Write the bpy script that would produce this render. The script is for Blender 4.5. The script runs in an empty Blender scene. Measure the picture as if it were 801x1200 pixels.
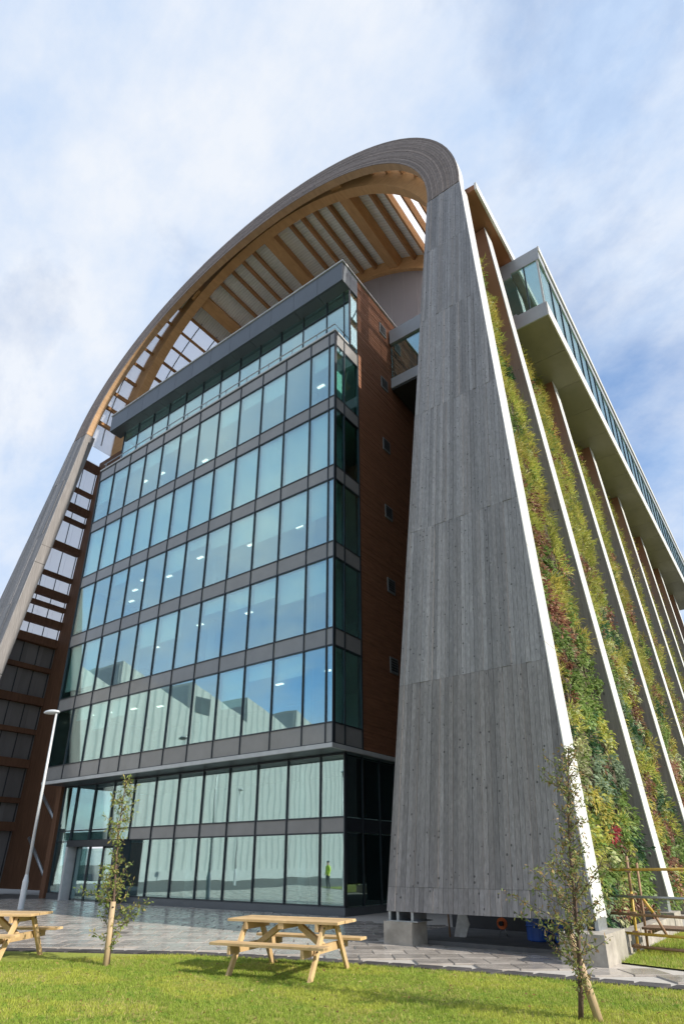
import bpy, math, random
import numpy as np
from mathutils import Vector, Matrix
R = math.radians
random.seed(7)
rng = np.random.default_rng(11)
sc = bpy.context.scene

# ------------------------------------------------------------------ camera
cam_d = bpy.data.cameras.new('camera'); cam = bpy.data.objects.new('camera', cam_d)
sc.collection.objects.link(cam); sc.camera = cam
cam.location = (0, 0, 1.6)
cam.rotation_euler = (R(90 + 22.58), 0, R(36.4))
cam_d.sensor_fit = 'VERTICAL'; cam_d.sensor_height = 36; cam_d.sensor_width = 24
cam_d.lens = 707.7 / 1200 * 36
cam_d.shift_y = (716.7 - 600) / 1200
cam_d.clip_start = .05; cam_d.clip_end = 3000

# ------------------------------------------------------------------ sky, sun, exposure
SUN_EL, SUN_AZ = R(31), R(4.0)          # azimuth measured from +X towards +Y
world = bpy.data.worlds.new('World'); sc.world = world; world.use_nodes = True
wn, wl = world.node_tree.nodes, world.node_tree.links
wn.clear()
w_out = wn.new('ShaderNodeOutputWorld'); w_bg = wn.new('ShaderNodeBackground')
sky = wn.new('ShaderNodeTexSky'); sky.sky_type = 'NISHITA'; sky.sun_disc = False
sky.sun_elevation = SUN_EL; sky.sun_rotation = R(90) - SUN_AZ
sky.air_density = 1.0; sky.dust_density = .25; sky.ozone_density = 2.5
w_bg.inputs['Strength'].default_value = .14
tc = wn.new('ShaderNodeTexCoord')
sep = wn.new('ShaderNodeSeparateXYZ'); wl.new(tc.outputs['Generated'], sep.inputs[0])
zz = wn.new('ShaderNodeMath'); zz.operation = 'MAXIMUM'; zz.inputs[1].default_value = 0.0; wl.new(sep.outputs['Z'], zz.inputs[0])
za = wn.new('ShaderNodeMath'); za.operation = 'ADD'; za.inputs[1].default_value = .55; wl.new(zz.outputs[0], za.inputs[0])
dx = wn.new('ShaderNodeMath'); dx.operation = 'DIVIDE'; wl.new(sep.outputs['X'], dx.inputs[0]); wl.new(za.outputs[0], dx.inputs[1])
dy = wn.new('ShaderNodeMath'); dy.operation = 'DIVIDE'; wl.new(sep.outputs['Y'], dy.inputs[0]); wl.new(za.outputs[0], dy.inputs[1])
cmb = wn.new('ShaderNodeCombineXYZ'); wl.new(dx.outputs[0], cmb.inputs[0]); wl.new(dy.outputs[0], cmb.inputs[1])
mp = wn.new('ShaderNodeMapping'); mp.inputs['Location'].default_value = (-.22, .12, 0); mp.inputs['Rotation'].default_value = (0, 0, R(25)); mp.inputs['Scale'].default_value = (1.0, 1.35, 1)
wl.new(cmb.outputs[0], mp.inputs[0])
n1 = wn.new('ShaderNodeTexNoise'); n1.inputs['Scale'].default_value = 1.55; n1.inputs['Detail'].default_value = 11; n1.inputs['Roughness'].default_value = .6; n1.inputs['Distortion'].default_value = .25
wl.new(mp.outputs[0], n1.inputs['Vector'])
cr = wn.new('ShaderNodeValToRGB'); cr.color_ramp.elements[0].position = .31; cr.color_ramp.elements[1].position = .52
cr.color_ramp.elements[0].color = (.12, .12, .12, 1); cr.color_ramp.elements[1].color = (.97, .97, .97, 1)
wl.new(n1.outputs['Fac'], cr.inputs[0])
n2 = wn.new('ShaderNodeTexNoise'); n2.inputs['Scale'].default_value = 2.6; n2.inputs['Detail'].default_value = 11; n2.inputs['Roughness'].default_value = .62
wl.new(mp.outputs[0], n2.inputs['Vector'])
cc = wn.new('ShaderNodeValToRGB'); cc.color_ramp.elements[0].position = .38; cc.color_ramp.elements[1].position = .60
cc.color_ramp.elements[0].color = (3.2, 4.05, 5.4, 1); cc.color_ramp.elements[1].color = (4.95, 5.2, 5.6, 1)
wl.new(n2.outputs['Fac'], cc.inputs[0])
mx = wn.new('ShaderNodeMix'); mx.data_type = 'RGBA'
hs = wn.new('ShaderNodeHueSaturation'); hs.inputs['Saturation'].default_value = 1.2; hs.inputs['Value'].default_value = 1.35; wl.new(sky.outputs[0], hs.inputs['Color'])
wl.new(cr.outputs[0], mx.inputs[0]); wl.new(hs.outputs[0], mx.inputs[6]); wl.new(cc.outputs[0], mx.inputs[7])
wl.new(mx.outputs[2], w_bg.inputs[0]); wl.new(w_bg.outputs[0], w_out.inputs[0])

sun_d = bpy.data.lights.new('sun', 'SUN'); sun_d.energy = 4.9; sun_d.angle = R(.55); sun_d.color = (1.0, .93, .82)
sun = bpy.data.objects.new('sun', sun_d); sc.collection.objects.link(sun)
sv = Vector((math.cos(SUN_EL) * math.cos(SUN_AZ), math.cos(SUN_EL) * math.sin(SUN_AZ), math.sin(SUN_EL)))
sun.rotation_euler = sv.to_track_quat('Z', 'Y').to_euler(); sun.location = (40, 0, 60)
sc.view_settings.view_transform = 'Standard'; sc.view_settings.look = 'None'
sc.view_settings.exposure = 0.36; sc.view_settings.gamma = 1
sc.cycles.use_denoising = True
sc.cycles.max_bounces = 10; sc.cycles.transparent_max_bounces = 16; sc.cycles.transmission_bounces = 6
sc.cycles.sample_clamp_indirect = 6

# ------------------------------------------------------------------ materials
def nodes(name):
    m = bpy.data.materials.new(name); m.use_nodes = True
    t = m.node_tree; b = t.nodes['Principled BSDF']
    return m, t, b
def coord(t, scale=(1, 1, 1), rot=(0, 0, 0)):
    g = t.nodes.new('ShaderNodeNewGeometry'); mpn = t.nodes.new('ShaderNodeMapping')
    mpn.inputs['Scale'].default_value = scale; mpn.inputs['Rotation'].default_value = rot
    t.links.new(g.outputs['Position'], mpn.inputs[0]); return mpn.outputs[0]
def noise(t, vec, scale=1, detail=4, rough=.55, dist=0):
    n = t.nodes.new('ShaderNodeTexNoise'); n.inputs['Scale'].default_value = scale; n.inputs['Detail'].default_value = detail
    n.inputs['Roughness'].default_value = rough; n.inputs['Distortion'].default_value = dist
    t.links.new(vec, n.inputs['Vector']); return n.outputs['Fac']
def ramp(t, fac, p0, c0, p1, c1):
    r = t.nodes.new('ShaderNodeValToRGB'); e = r.color_ramp.elements
    e[0].position = p0; e[1].position = p1; e[0].color = (*c0, 1) if len(c0) == 3 else c0; e[1].color = (*c1, 1) if len(c1) == 3 else c1
    t.links.new(fac, r.inputs[0]); return r.outputs[0]
def mix(t, fac, a, b, mode='MIX'):
    m = t.nodes.new('ShaderNodeMix'); m.data_type = 'RGBA'; m.blend_type = mode
    for s, v in ((0, fac), (6, a), (7, b)):
        if hasattr(v, 'links'): t.links.new(v, m.inputs[s])
        elif isinstance(v, (int, float)): m.inputs[s].default_value = v
        else: m.inputs[s].default_value = (*v, 1)
    return m.outputs[2]
def math_n(t, op, a, b=0.0):
    m = t.nodes.new('ShaderNodeMath'); m.operation = op
    for i, v in enumerate((a, b)):
        if hasattr(v, 'links'): t.links.new(v, m.inputs[i])
        else: m.inputs[i].default_value = v
    return m.outputs[0]
def bump(t, b, h, strength=.3, dist=.02):
    n = t.nodes.new('ShaderNodeBump'); n.inputs['Strength'].default_value = strength; n.inputs['Distance'].default_value = dist
    t.links.new(h, n.inputs['Height']); t.links.new(n.outputs[0], b.inputs['Normal'])
def obj_rand(t):
    return t.nodes.new('ShaderNodeObjectInfo').outputs['Random']
def simple(name, c1, c2=None, scale=(1, 1, 1), ns=3, rough=.6, metal=0, bmp=0, detail=5, rnd=0, spec=None, dirt=None):
    m, t, b = nodes(name)
    c2 = c2 or tuple(x * .75 for x in c1)
    v = coord(t, scale); f = noise(t, v, ns, detail, .6)
    col = ramp(t, f, .3, c2, .7, c1)
    if dirt:
        f2 = noise(t, coord(t, (1, 1, .35)), .9, 6, .65)
        col = mix(t, ramp(t, f2, .5, (0, 0, 0), .75, (dirt, dirt, dirt)), col, tuple(x * .45 for x in c1))
    if rnd:
        r = obj_rand(t); k = math_n(t, 'ADD', math_n(t, 'MULTIPLY', r, 2 * rnd), 1 - rnd)
        cb = t.nodes.new('ShaderNodeCombineXYZ')
        for i in range(3): t.links.new(k, cb.inputs[i])
        col = mix(t, 1.0, col, cb.outputs[0], 'MULTIPLY')
    t.links.new(col, b.inputs['Base Color'])
    b.inputs['Roughness'].default_value = rough; b.inputs['Metallic'].default_value = metal
    if spec is not None: b.inputs['Specular IOR Level'].default_value = spec
    if bmp: bump(t, b, f, bmp, .01)
    return m
def timber(name, ca, cb, grain=(26, 26, 1.1), rnd=.16, rough=.75, knots=True, kn=(6.5, 6.5, 3.6), knot_col=.28, streak=.5, runoff=0, kth=.30):
    """boards: long fibres, object-to-object tone shifts, scattered knots"""
    m, t, b = nodes(name)
    v = coord(t, grain); g = noise(t, v, 1.0, 6, .62, .4)
    col = ramp(t, g, .28, cb, .72, ca)
    sv_ = noise(t, coord(t, tuple(x * .18 for x in grain)), 1.0, 4, .6)
    col = mix(t, ramp(t, sv_, .42, (0, 0, 0), .72, (streak, streak, streak)), col, tuple(x * .62 for x in ca))
    if runoff:
        rf = noise(t, coord(t, (5.5, 5.5, .09)), 1.0, 6, .65, .3)
        col = mix(t, ramp(t, rf, .46, (0, 0, 0), .70, (runoff, runoff, runoff)), col, tuple(x * .45 for x in ca))
        col = mix(t, ramp(t, rf, .28, (runoff * .8,) * 3, .45, (0, 0, 0)), col, tuple(x * 1.45 for x in ca))
    r = obj_rand(t); k = math_n(t, 'ADD', math_n(t, 'MULTIPLY', r, 2 * rnd), 1 - rnd)
    cbn = t.nodes.new('ShaderNodeCombineXYZ')
    for i in range(3): t.links.new(k, cbn.inputs[i])
    col = mix(t, 1.0, col, cbn.outputs[0], 'MULTIPLY')
    if knots:
        vo = t.nodes.new('ShaderNodeTexVoronoi'); vo.inputs['Scale'].default_value = 1.0; vo.inputs['Randomness'].default_value = 1
        t.links.new(coord(t, kn), vo.inputs['Vector'])
        sp = t.nodes.new('ShaderNodeSeparateColor'); t.links.new(vo.outputs['Color'], sp.inputs[0])
        size = math_n(t, 'MULTIPLY', math_n(t, 'SUBTRACT', sp.outputs[0], kth), .30)
        kf = math_n(t, 'SUBTRACT', size, vo.outputs['Distance'])
        kf = ramp(t, kf, .0, (0, 0, 0), .05, (.88, .88, .88))
        col = mix(t, kf, col, tuple(x * knot_col for x in ca))
    t.links.new(col, b.inputs['Base Color']); b.inputs['Roughness'].default_value = rough
    b.inputs['Specular IOR Level'].default_value = .25
    bump(t, b, g, .35, .006)
    return m

M = {}
M['timber_grey'] = timber('weathered_timber', (.31, .292, .285), (.142, .131, .128), grain=(42, 42, 1.2), kn=(10, 0.0, 7.5), knot_col=.15, runoff=.26, rnd=.2, kth=.2)
M['timber_pale'] = timber('silvered_timber', (.35, .337, .338), (.165, .157, .158), grain=(42, 42, 1.0), kn=(10, 0.0, 7.5), knot_col=.15, runoff=.26, rnd=.2, kth=.2)
M['timber_arch'] = timber('weathered_arch_timber', (.30, .245, .215), (.155, .122, .107), grain=(7, 7, 7), kn=(6, 6, 6), rnd=.2)
M['timber_fin'] = timber('fin_timber', (.27, .25, .25), (.17, .155, .15), rnd=.1)
# sheltered tops of the fins have kept their brown
t = M['timber_fin'].node_tree; b = t.nodes['Principled BSDF']; old = b.inputs['Base Color'].links[0].from_socket
sx = t.nodes.new('ShaderNodeSeparateXYZ'); t.links.new(coord(t), sx.inputs[0])
wv = noise(t, coord(t), 1.5, 4, .6)
hz = math_n(t, 'ADD', math_n(t, 'MULTIPLY', sx.outputs['Z'], .1), math_n(t, 'MULTIPLY', wv, .25))
t.links.new(mix(t, ramp(t, hz, .0, (0, 0, 0), 1, (1, 1, 1)), old, (.27, .13, .07)), b.inputs['Base Color'])
for nd in t.nodes:
    if nd.bl_idname == 'ShaderNodeMath' and nd.operation == 'MULTIPLY' and abs(nd.inputs[1].default_value - .1) < 1e-6 and nd.inputs[0].is_linked and nd.inputs[0].links[0].from_node == sx:
        ad = t.nodes.new('ShaderNodeMath'); ad.operation = 'SUBTRACT'; ad.inputs[1].default_value = 1.75
        t.links.new(nd.outputs[0], ad.inputs[0]); sc2 = t.nodes.new('ShaderNodeMath'); sc2.operation = 'MULTIPLY'; sc2.inputs[1].default_value = 1.5
        t.links.new(ad.outputs[0], sc2.inputs[0]); t.links.new(sc2.outputs[0], hz.node.inputs[0]); break
M['glulam'] = timber('glulam', (.60, .35, .165), (.44, .24, .105), grain=(3, 1, 9), rnd=.1, knots=False, streak=.25)
M['arch_soffit'] = timber('arch_soffit_timber', (.50, .325, .185), (.36, .22, .12), grain=(3, 1, 9), rnd=.1, knots=False, streak=.3)
M['glulam_dark'] = timber('oiled_column_timber', (.19, .098, .058), (.115, .058, .034), grain=(9, 9, 1), rnd=.12, knots=False)
M['purlin'] = timber('purlin_timber', (.46, .25, .115), (.33, .17, .075), grain=(8, .7, 8), rnd=.18, knots=False)
M['cedar'] = timber('cedar_cladding', (.30, .135, .072), (.175, .076, .041), grain=(1.2, 1.2, 14), rnd=.3, knots=False, rough=.7)
M['capping'] = simple('pale_metal_capping', (.64, .63, .605), (.52, .51, .49), scale=(1, 1, .3), ns=2.2, rough=.5, dirt=.5, rnd=.05)
M['fascia'] = simple('grey_fascia_metal', (.10, .115, .13), (.085, .098, .112), ns=1.2, rough=.38, rnd=.07, metal=.25)
M['pale_fascia'] = simple('pale_grey_fascia', (.36, .38, .40), (.30, .32, .34), ns=1.5, rough=.42, rnd=.05, metal=.15)
M['spandrel'] = simple('spandrel_panel', (.25, .247, .242), (.21, .207, .203), ns=1.2, rough=.12, rnd=.06)
M['mullion'] = simple('dark_mullion', (.045, .055, .065), (.035, .043, .052), ns=4, rough=.4, metal=.4)
M['trim'] = simple('light_trim', (.52, .53, .53), (.42, .43, .43), ns=3, rough=.4)
M['vent'] = simple('vent_grey', (.20, .21, .21), (.15, .16, .16), ns=5, rough=.6)
M['dark'] = simple('dark_lining', (.035, .035, .038), (.025, .025, .027), ns=3, rough=.7)
M['soffit'] = simple('pod_soffit_panel', (.225, .21, .175), (.19, .178, .148), scale=(.6, .25, 1), ns=2, rough=.5, rnd=.08, dirt=.3)
M['steel'] = simple('galvanised_steel', (.42, .44, .46), (.30, .32, .34), ns=14, rough=.42, metal=.7)
M['lamp_paint'] = simple('lamp_grey_paint', (.62, .64, .66), (.54, .56, .58), scale=(1, 1, .3), ns=5, rough=.35, metal=.2)
M['concrete'] = simple('cast_concrete', (.44, .40, .34), (.25, .225, .19), ns=4, rough=.85, bmp=.5, dirt=.8)
M['slab_int'] = simple('ceiling_white', (.62, .63, .62), (.55, .56, .55), ns=1, rough=.8)
M['core'] = simple('interior_wall', (.50, .55, .55), (.36, .41, .41), ns=.5, rough=.8, detail=2)
M['blind'] = simple('roller_blind', (.84, .90, .87), (.77, .83, .81), scale=(12, 1, .3), ns=1, rough=.85, rnd=.08)
M['deck'] = None
M['yellow_tube'] = simple('yellow_tube', (.62, .42, .06), (.40, .24, .05), ns=9, rough=.5, dirt=.6)
M['rust_tube'] = simple('rusty_tube', (.36, .22, .12), (.22, .13, .08), ns=12, rough=.7)
M['plank'] = timber('scaffold_plank', (.24, .16, .11), (.14, .09, .06), grain=(2, 14, 14), knots=False)
M['blue_plastic'] = simple('blue_plastic', (.015, .10, .48), (.012, .075, .36), ns=6, rough=.4)
M['orange_plastic'] = simple('orange_plastic', (.75, .16, .03), (.6, .11, .02), ns=6, rough=.5)
M['white_board'] = simple('white_board', (.7, .69, .66), (.45, .43, .40), ns=7, rough=.7)
M['picnic'] = timber('picnic_pine', (.64, .455, .245), (.47, .305, .145), grain=(5, 5, 5), rnd=.16, kn=(7, 7, 7), knot_col=.4, streak=.55, rough=.65)
M['stake'] = timber('stake_wood', (.56, .42, .26), (.38, .27, .16), grain=(20, 20, 2), rnd=.1, kn=(8, 8, 5))
M['bark'] = simple('young_bark', (.14, .09, .065), (.07, .045, .035), scale=(1, 1, .4), ns=40, rough=.9, bmp=.5)
M['soil'] = simple('soil', (.10, .075, .05), (.05, .037, .025), ns=9, rough=.95, bmp=.6)
M['rubber'] = simple('black_rubber', (.02, .02, .02), (.015, .015, .015), rough=.7)
M['sign_yellow'] = simple('yellow_sign', (.8, .45, .02), (.75, .4, .02), rough=.5)
M['hivis'] = simple('hi_vis_cloth', (.62, .85, .05), (.5, .7, .04), ns=20, rough=.8)
M['trousers'] = simple('dark_cloth', (.03, .035, .05), (.02, .022, .03), ns=20, rough=.9)
M['skin'] = simple('skin', (.55, .34, .25), (.48, .29, .21), rough=.6)

# paving stone: satin with damp sheen
def paving(name, c1, c2, rnd, rough):
    m = simple(name, c1, c2, ns=2.6, rough=rough, rnd=rnd, detail=8)
    t = m.node_tree; b = t.nodes['Principled BSDF']
    f = noise(t, coord(t), 1.3, 5, .6)
    rr = ramp(t, f, .35, (rough - .1,) * 3, .7, (rough + .14,) * 3)
    t.links.new(rr, b.inputs['Roughness']); b.inputs['Specular IOR Level'].default_value = .6
    bump(t, b, noise(t, coord(t), 30, 4, .6), .08, .004)
    return m
M['paver'] = paving('paving_stone', (.44, .395, .35), (.31, .28, .25), .2, .24)
M['sett'] = simple('dark_sett', (.085, .08, .08), (.05, .047, .047), ns=7, rough=.9, rnd=.25, spec=.15)
M['mortar'] = simple('paving_bed', (.47, .44, .395), (.38, .355, .32), ns=8, rough=.85)
M['tarmac'] = simple('tarmac', (.15, .145, .14), (.10, .098, .095), ns=3, rough=.85, bmp=.2)

# corrugated white steel deck
m, t, b = nodes('corrugated_deck')
w = t.nodes.new('ShaderNodeTexWave'); w.wave_type = 'BANDS'; w.bands_direction = 'Y'; w.inputs['Scale'].default_value = 1.6; w.inputs['Distortion'].default_value = 0
t.links.new(coord(t), w.inputs['Vector'])
t.links.new(ramp(t, w.outputs['Fac'], .1, (.76, .75, .73), .6, (.88, .87, .85)), b.inputs['Base Color'])
b.inputs['Roughness'].default_value = .45; bump(t, b, w.outputs['Fac'], .5, .04); M['deck'] = m
# ribbed warehouse cladding
m, t, b = nodes('ribbed_cladding')
w = t.nodes.new('ShaderNodeTexWave'); w.wave_type = 'BANDS'; w.bands_direction = 'Y'; w.inputs['Scale'].default_value = .32; w.inputs['Distortion'].default_value = 0
t.links.new(coord(t), w.inputs['Vector'])
t.links.new(ramp(t, w.outputs['Fac'], .06, (.34, .36, .36), .3, (.48, .49, .48)), b.inputs['Base Color'])
b.inputs['Roughness'].default_value = .5; bump(t, b, w.outputs['Fac'], .6, .08); M['ribbed'] = m

# translucent polycarbonate panels
def poly(name, col, trans, diff):
    m, t, b = nodes(name); out = t.nodes['Material Output']
    tr = t.nodes.new('ShaderNodeBsdfTransparent'); tr.inputs[0].default_value = (*trans, 1)
    tl = t.nodes.new('ShaderNodeBsdfTranslucent'); tl.inputs[0].default_value = (*col, 1)
    b.inputs['Base Color'].default_value = (*col, 1); b.inputs['Roughness'].default_value = .3
    s1 = t.nodes.new('ShaderNodeMixShader'); s1.inputs[0].default_value = .30
    t.links.new(tl.outputs[0], s1.inputs[1]); t.links.new(b.outputs[0], s1.inputs[2])
    s2 = t.nodes.new('ShaderNodeMixShader'); s2.inputs[0].default_value = diff
    t.links.new(tr.outputs[0], s2.inputs[1]); t.links.new(s1.outputs[0], s2.inputs[2]); t.links.new(s2.outputs[0], out.inputs[0])
    return m
M['poly'] = poly('translucent_panel', (.93, .93, .95), (.97, .97, .99), .55)
M['gable'] = poly('gable_panel', (.82, .76, .76), (.5, .5, .52), .95)
M['grey_panel'] = simple('dark_grey_wall_panel', (.23, .222, .222), (.175, .168, .168), scale=(1, 1, .3), ns=1.3, rough=.4, rnd=.14)

# coated facade glass: tinted transmission + a strong sky reflection
def glass(name, refl, tint, gcol, wav=.0026):
    m, t, b = nodes(name); out = t.nodes['Material Output']; t.nodes.remove(b)
    tr = t.nodes.new('ShaderNodeBsdfTransparent'); tr.inputs[0].default_value = (*tint, 1)
    gl = t.nodes.new('ShaderNodeBsdfGlossy'); gl.inputs['Color'].default_value = (*gcol, 1); gl.inputs['Roughness'].default_value = .006
    bn = t.nodes.new('ShaderNodeBump'); bn.inputs['Strength'].default_value = 1; bn.inputs['Distance'].default_value = wav
    t.links.new(noise(t, coord(t), .75, 1, .4), bn.inputs['Height']); t.links.new(bn.outputs[0], gl.inputs['Normal'])
    lw = t.nodes.new('ShaderNodeLayerWeight'); lw.inputs['Blend'].default_value = .35
    fac = math_n(t, 'ADD', math_n(t, 'MULTIPLY', lw.outputs['Facing'], .35), refl)
    s = t.nodes.new('ShaderNodeMixShader'); t.links.new(fac, s.inputs[0])
    t.links.new(tr.outputs[0], s.inputs[1]); t.links.new(gl.outputs[0], s.inputs[2]); t.links.new(s.outputs[0], out.inputs[0])
    return m
M['glass'] = glass('facade_glass', .27, (.83, .96, .94), (.72, .91, .92))
M['glass_side'] = glass('side_glass', .12, (.66, .88, .85), (.66, .86, .88))
M['glass_dark'] = glass('dark_side_glass', .10, (.16, .24, .24), (.6, .8, .8))
def emit(name, col, s):
    m, t, b = nodes(name); b.inputs['Emission Color'].default_value = (*col, 1); b.inputs['Emission Strength'].default_value = s
    b.inputs['Base Color'].default_value = (.8, .8, .8, 1); return m
M['lit'] = emit('lit_ceiling_panel', (1, .95, .82), 2.2)

# foliage: colour attribute is the plant's own colour
def leafmat(name, rough=.5, trans=.35):
    m, t, b = nodes(name); out = t.nodes['Material Output']
    at = t.nodes.new('ShaderNodeAttribute'); at.attribute_name = 'Col'
    t.links.new(at.outputs['Color'], b.inputs['Base Color']); b.inputs['Roughness'].default_value = rough
    b.inputs['Specular IOR Level'].default_value = .3
    tl = t.nodes.new('ShaderNodeBsdfTranslucent'); t.links.new(at.outputs['Color'], tl.inputs[0])
    s = t.nodes.new('ShaderNodeMixShader'); s.inputs[0].default_value = trans
    t.links.new(b.outputs[0], s.inputs[1]); t.links.new(tl.outputs[0], s.inputs[2]); t.links.new(s.outputs[0], out.inputs[0])
    return m
M['leaf'] = leafmat('leaf'); M['blade'] = leafmat('grass_blade', .6, .4)
m, t, b = nodes('lawn_turf')
f = noise(t, coord(t), .8, 6, .6); f2 = noise(t, coord(t), 24, 5, .7)
c = mix(t, ramp(t, f2, .3, (0, 0, 0), .7, (1, 1, 1)), (.16, .20, .026), (.34, .38, .05))
c = mix(t, ramp(t, f, .45, (0, 0, 0), .7, (.5, .5, .5)), c, (.36, .34, .08))
t.links.new(c, b.inputs['Base Color']); b.inputs['Roughness'].default_value = .9; bump(t, b, f2, .8, .03); M['turf'] = m

# ------------------------------------------------------------------ builders
COL = sc.collection
W = {}
def link(o, parent=None, world_m=None):
    COL.objects.link(o)
    wm = world_m or Matrix.Identity(4)
    if parent is not None:
        o.parent = parent; o.matrix_parent_inverse = W[parent.name].inverted()
    W[o.name] = wm
    return o
def tag(o, label=None, cat=None, group=None, kind=None):
    if label: o['label'] = label
    if cat: o['category'] = cat
    if group: o['group'] = group
    if kind: o['kind'] = kind
    return o
def empty(name, loc=(0, 0, 0), parent=None):
    o = bpy.data.objects.new(name, None); o.empty_display_size = .3; o.location = loc
    return link(o, parent, Matrix.Translation(loc))
def mesh_data(name, verts, faces, mats, smooth=False, mi=None):
    me = bpy.data.meshes.new(name); me.from_pydata([tuple(v) for v in verts], [], faces)
    for mm in (mats if isinstance(mats, (list, tuple)) else [mats]): me.materials.append(mm)
    if mi is not None: me.polygons.foreach_set('material_index', mi)
    if smooth: me.polygons.foreach_set('use_smooth', [True] * len(me.polygons))
    me.update(); return me
def obj(name, verts, faces, mats, parent=None, smooth=False, mi=None):
    return link(bpy.data.objects.new(name, mesh_data(name, verts, faces, mats, smooth, mi)), parent)
CUBE_F = [(0, 3, 2, 1), (4, 5, 6, 7), (0, 1, 5, 4), (1, 2, 6, 5), (2, 3, 7, 6), (3, 0, 4, 7)]
_cube = {}
def cube_me(mat):
    if mat.name not in _cube:
        v = [(x, y, z) for z in (-.5, .5) for x, y in ((-.5, -.5), (.5, -.5), (.5, .5), (-.5, .5))]
        _cube[mat.name] = mesh_data('box_' + mat.name, v, CUBE_F, mat)
    return _cube[mat.name]
def box(name, x0, x1, y0, y1, z0, z1, mat, parent=None, rot=None):
    o = bpy.data.objects.new(name, cube_me(mat))
    o.location = ((x0 + x1) / 2, (y0 + y1) / 2, (z0 + z1) / 2); o.scale = (abs(x1 - x0), abs(y1 - y0), abs(z1 - z0))
    if rot: o.rotation_euler = rot
    return link(o, parent, None)      # never used as a parent itself
def box_vf(x0, x1, y0, y1, z0, z1, V, F, bev=0):
    n = len(V)
    V += [(x, y, z) for z in (z0, z1) for x, y in ((x0, y0), (x1, y0), (x1, y1), (x0, y1))]
    F += [tuple(i + n for i in f) for f in CUBE_F]
def prism(name, poly, fn, d0, d1, mats, parent=None, side_mi=None):
    """extrude a 2-D polygon (list of (a,b)) between depths; fn(a,b,d)->xyz"""
    n = len(poly); V = [fn(a, b_, d0) for a, b_ in poly] + [fn(a, b_, d1) for a, b_ in poly]
    F = [tuple(range(n)), tuple(range(2 * n - 1, n - 1, -1))] + [(i, i + n, (i + 1) % n + n, (i + 1) % n) for i in range(n)]
    mi = None if side_mi is None else [0, 0] + side_mi
    return obj(name, V, F, mats, parent, mi=mi)
def tube_vf(pts, radii, V, F, n=8, cap=True):
    pts = [Vector(p) for p in pts]; base = len(V); rings = []
    for i, p in enumerate(pts):
        d = (pts[min(i + 1, len(pts) - 1)] - pts[max(i - 1, 0)]).normalized()
        a = d.orthogonal().normalized() if i == 0 else (pa - d * pa.dot(d)).normalized()
        pa = a; c_ = d.cross(a); r = radii[i] if isinstance(radii, (list, tuple)) else radii
        for k in range(n):
            th = 2 * math.pi * k / n; V.append(tuple(p + (a * math.cos(th) + c_ * math.sin(th)) * r))
    for i in range(len(pts) - 1):
        for k in range(n):
            q = base + i * n; F.append((q + k, q + (k + 1) % n, q + n + (k + 1) % n, q + n + k))
    if cap:
        F.append(tuple(base + k for k in range(n - 1, -1, -1))); e = base + (len(pts) - 1) * n; F.append(tuple(e + k for k in range(n)))
def tube(name, pts, radii, mat, parent=None, n=8):
    V, F = [], []; tube_vf(pts, radii, V, F, n); return obj(name, V, F, mat, parent, smooth=n > 5)
def lathe(name, prof, mat, parent=None, n=24, loc=(0, 0, 0)):
    V, F = [], []
    for r, z in prof:
        for k in range(n): V.append((loc[0] + r * math.cos(2 * math.pi * k / n), loc[1] + r * math.sin(2 * math.pi * k / n), loc[2] + z))
    for i in range(len(prof) - 1):
        for k in range(n): F.append((i * n + k, i * n + (k + 1) % n, (i + 1) * n + (k + 1) % n, (i + 1) * n + k))
    F.append(tuple(range(n - 1, -1, -1))); F.append(tuple((len(prof) - 1) * n + k for k in range(n)))
    return obj(name, V, F, mat, parent)
def copy_tree(o, parent=None):
    c_ = o.copy(); COL.objects.link(c_); c_.parent = parent
    for ch in o.children: copy_tree(ch, c_)
    return c_
def fast_mesh(name, V, quads, mat, colors=None, tri=False):
    me = bpy.data.meshes.new(name); k = 3 if tri else 4
    me.vertices.add(len(V)); me.vertices.foreach_set('co', np.asarray(V, np.float32).ravel())
    nf = len(quads); me.loops.add(nf * k); me.loops.foreach_set('vertex_index', np.asarray(quads, np.int32).ravel())
    me.polygons.add(nf); me.polygons.foreach_set('loop_start', np.arange(nf, dtype=np.int32) * k)
    me.update(calc_edges=True); me.materials.append(mat)
    if colors is not None:
        a = me.color_attributes.new('Col', 'FLOAT_COLOR', 'POINT')
        a.data.foreach_set('color', np.concatenate([colors, np.ones((len(V), 1))], 1).astype(np.float32).ravel())
    return me
def unit(a): return a / (np.linalg.norm(a, axis=1, keepdims=True) + 1e-9)
def leaves(name, P, D, N, L, Wd, C, mat, bend=.25):
    """one quad per leaf: base, side, tip, side"""
    D = unit(D); S = unit(np.cross(D, N)); N2 = np.cross(S, D)
    L = L[:, None]; Wd = Wd[:, None]
    mid = P + D * L * .52
    V = np.stack([P, mid + S * Wd * .5 + N2 * L * .06, P + D * L - N2 * L * bend, mid - S * Wd * .5 + N2 * L * .06], 1).reshape(-1, 3)
    n = len(P); q = np.arange(n * 4).reshape(n, 4)
    return fast_mesh(name, V, q, mat, np.repeat(C, 4, 0))

# ------------------------------------------------------------------ ground, plaza, lawn
g = obj('ground', [(-400, -400, -.02), (400, -400, -.02), (400, 600, -.02), (-400, 600, -.02)], [(0, 1, 2, 3)], M['tarmac']); tag(g, kind='structure')
EDGE = [(-30, -3.0), (-20, 3.0), (-14.5, 6.05), (-12.2, 7.25), (-9.9, 8.45), (-7.61, 9.2), (-5.73, 9.62), (-4.68, 9.84), (-3.66, 9.98), (-2.72, 10.06), (-1.89, 10.15), (0, 10.3), (6, 10.6), (14, 10.8)]
ex = np.array([p[0] for p in EDGE]); ey = np.array([p[1] for p in EDGE])
def edge_y(x): return np.interp(x, ex, ey)
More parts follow.
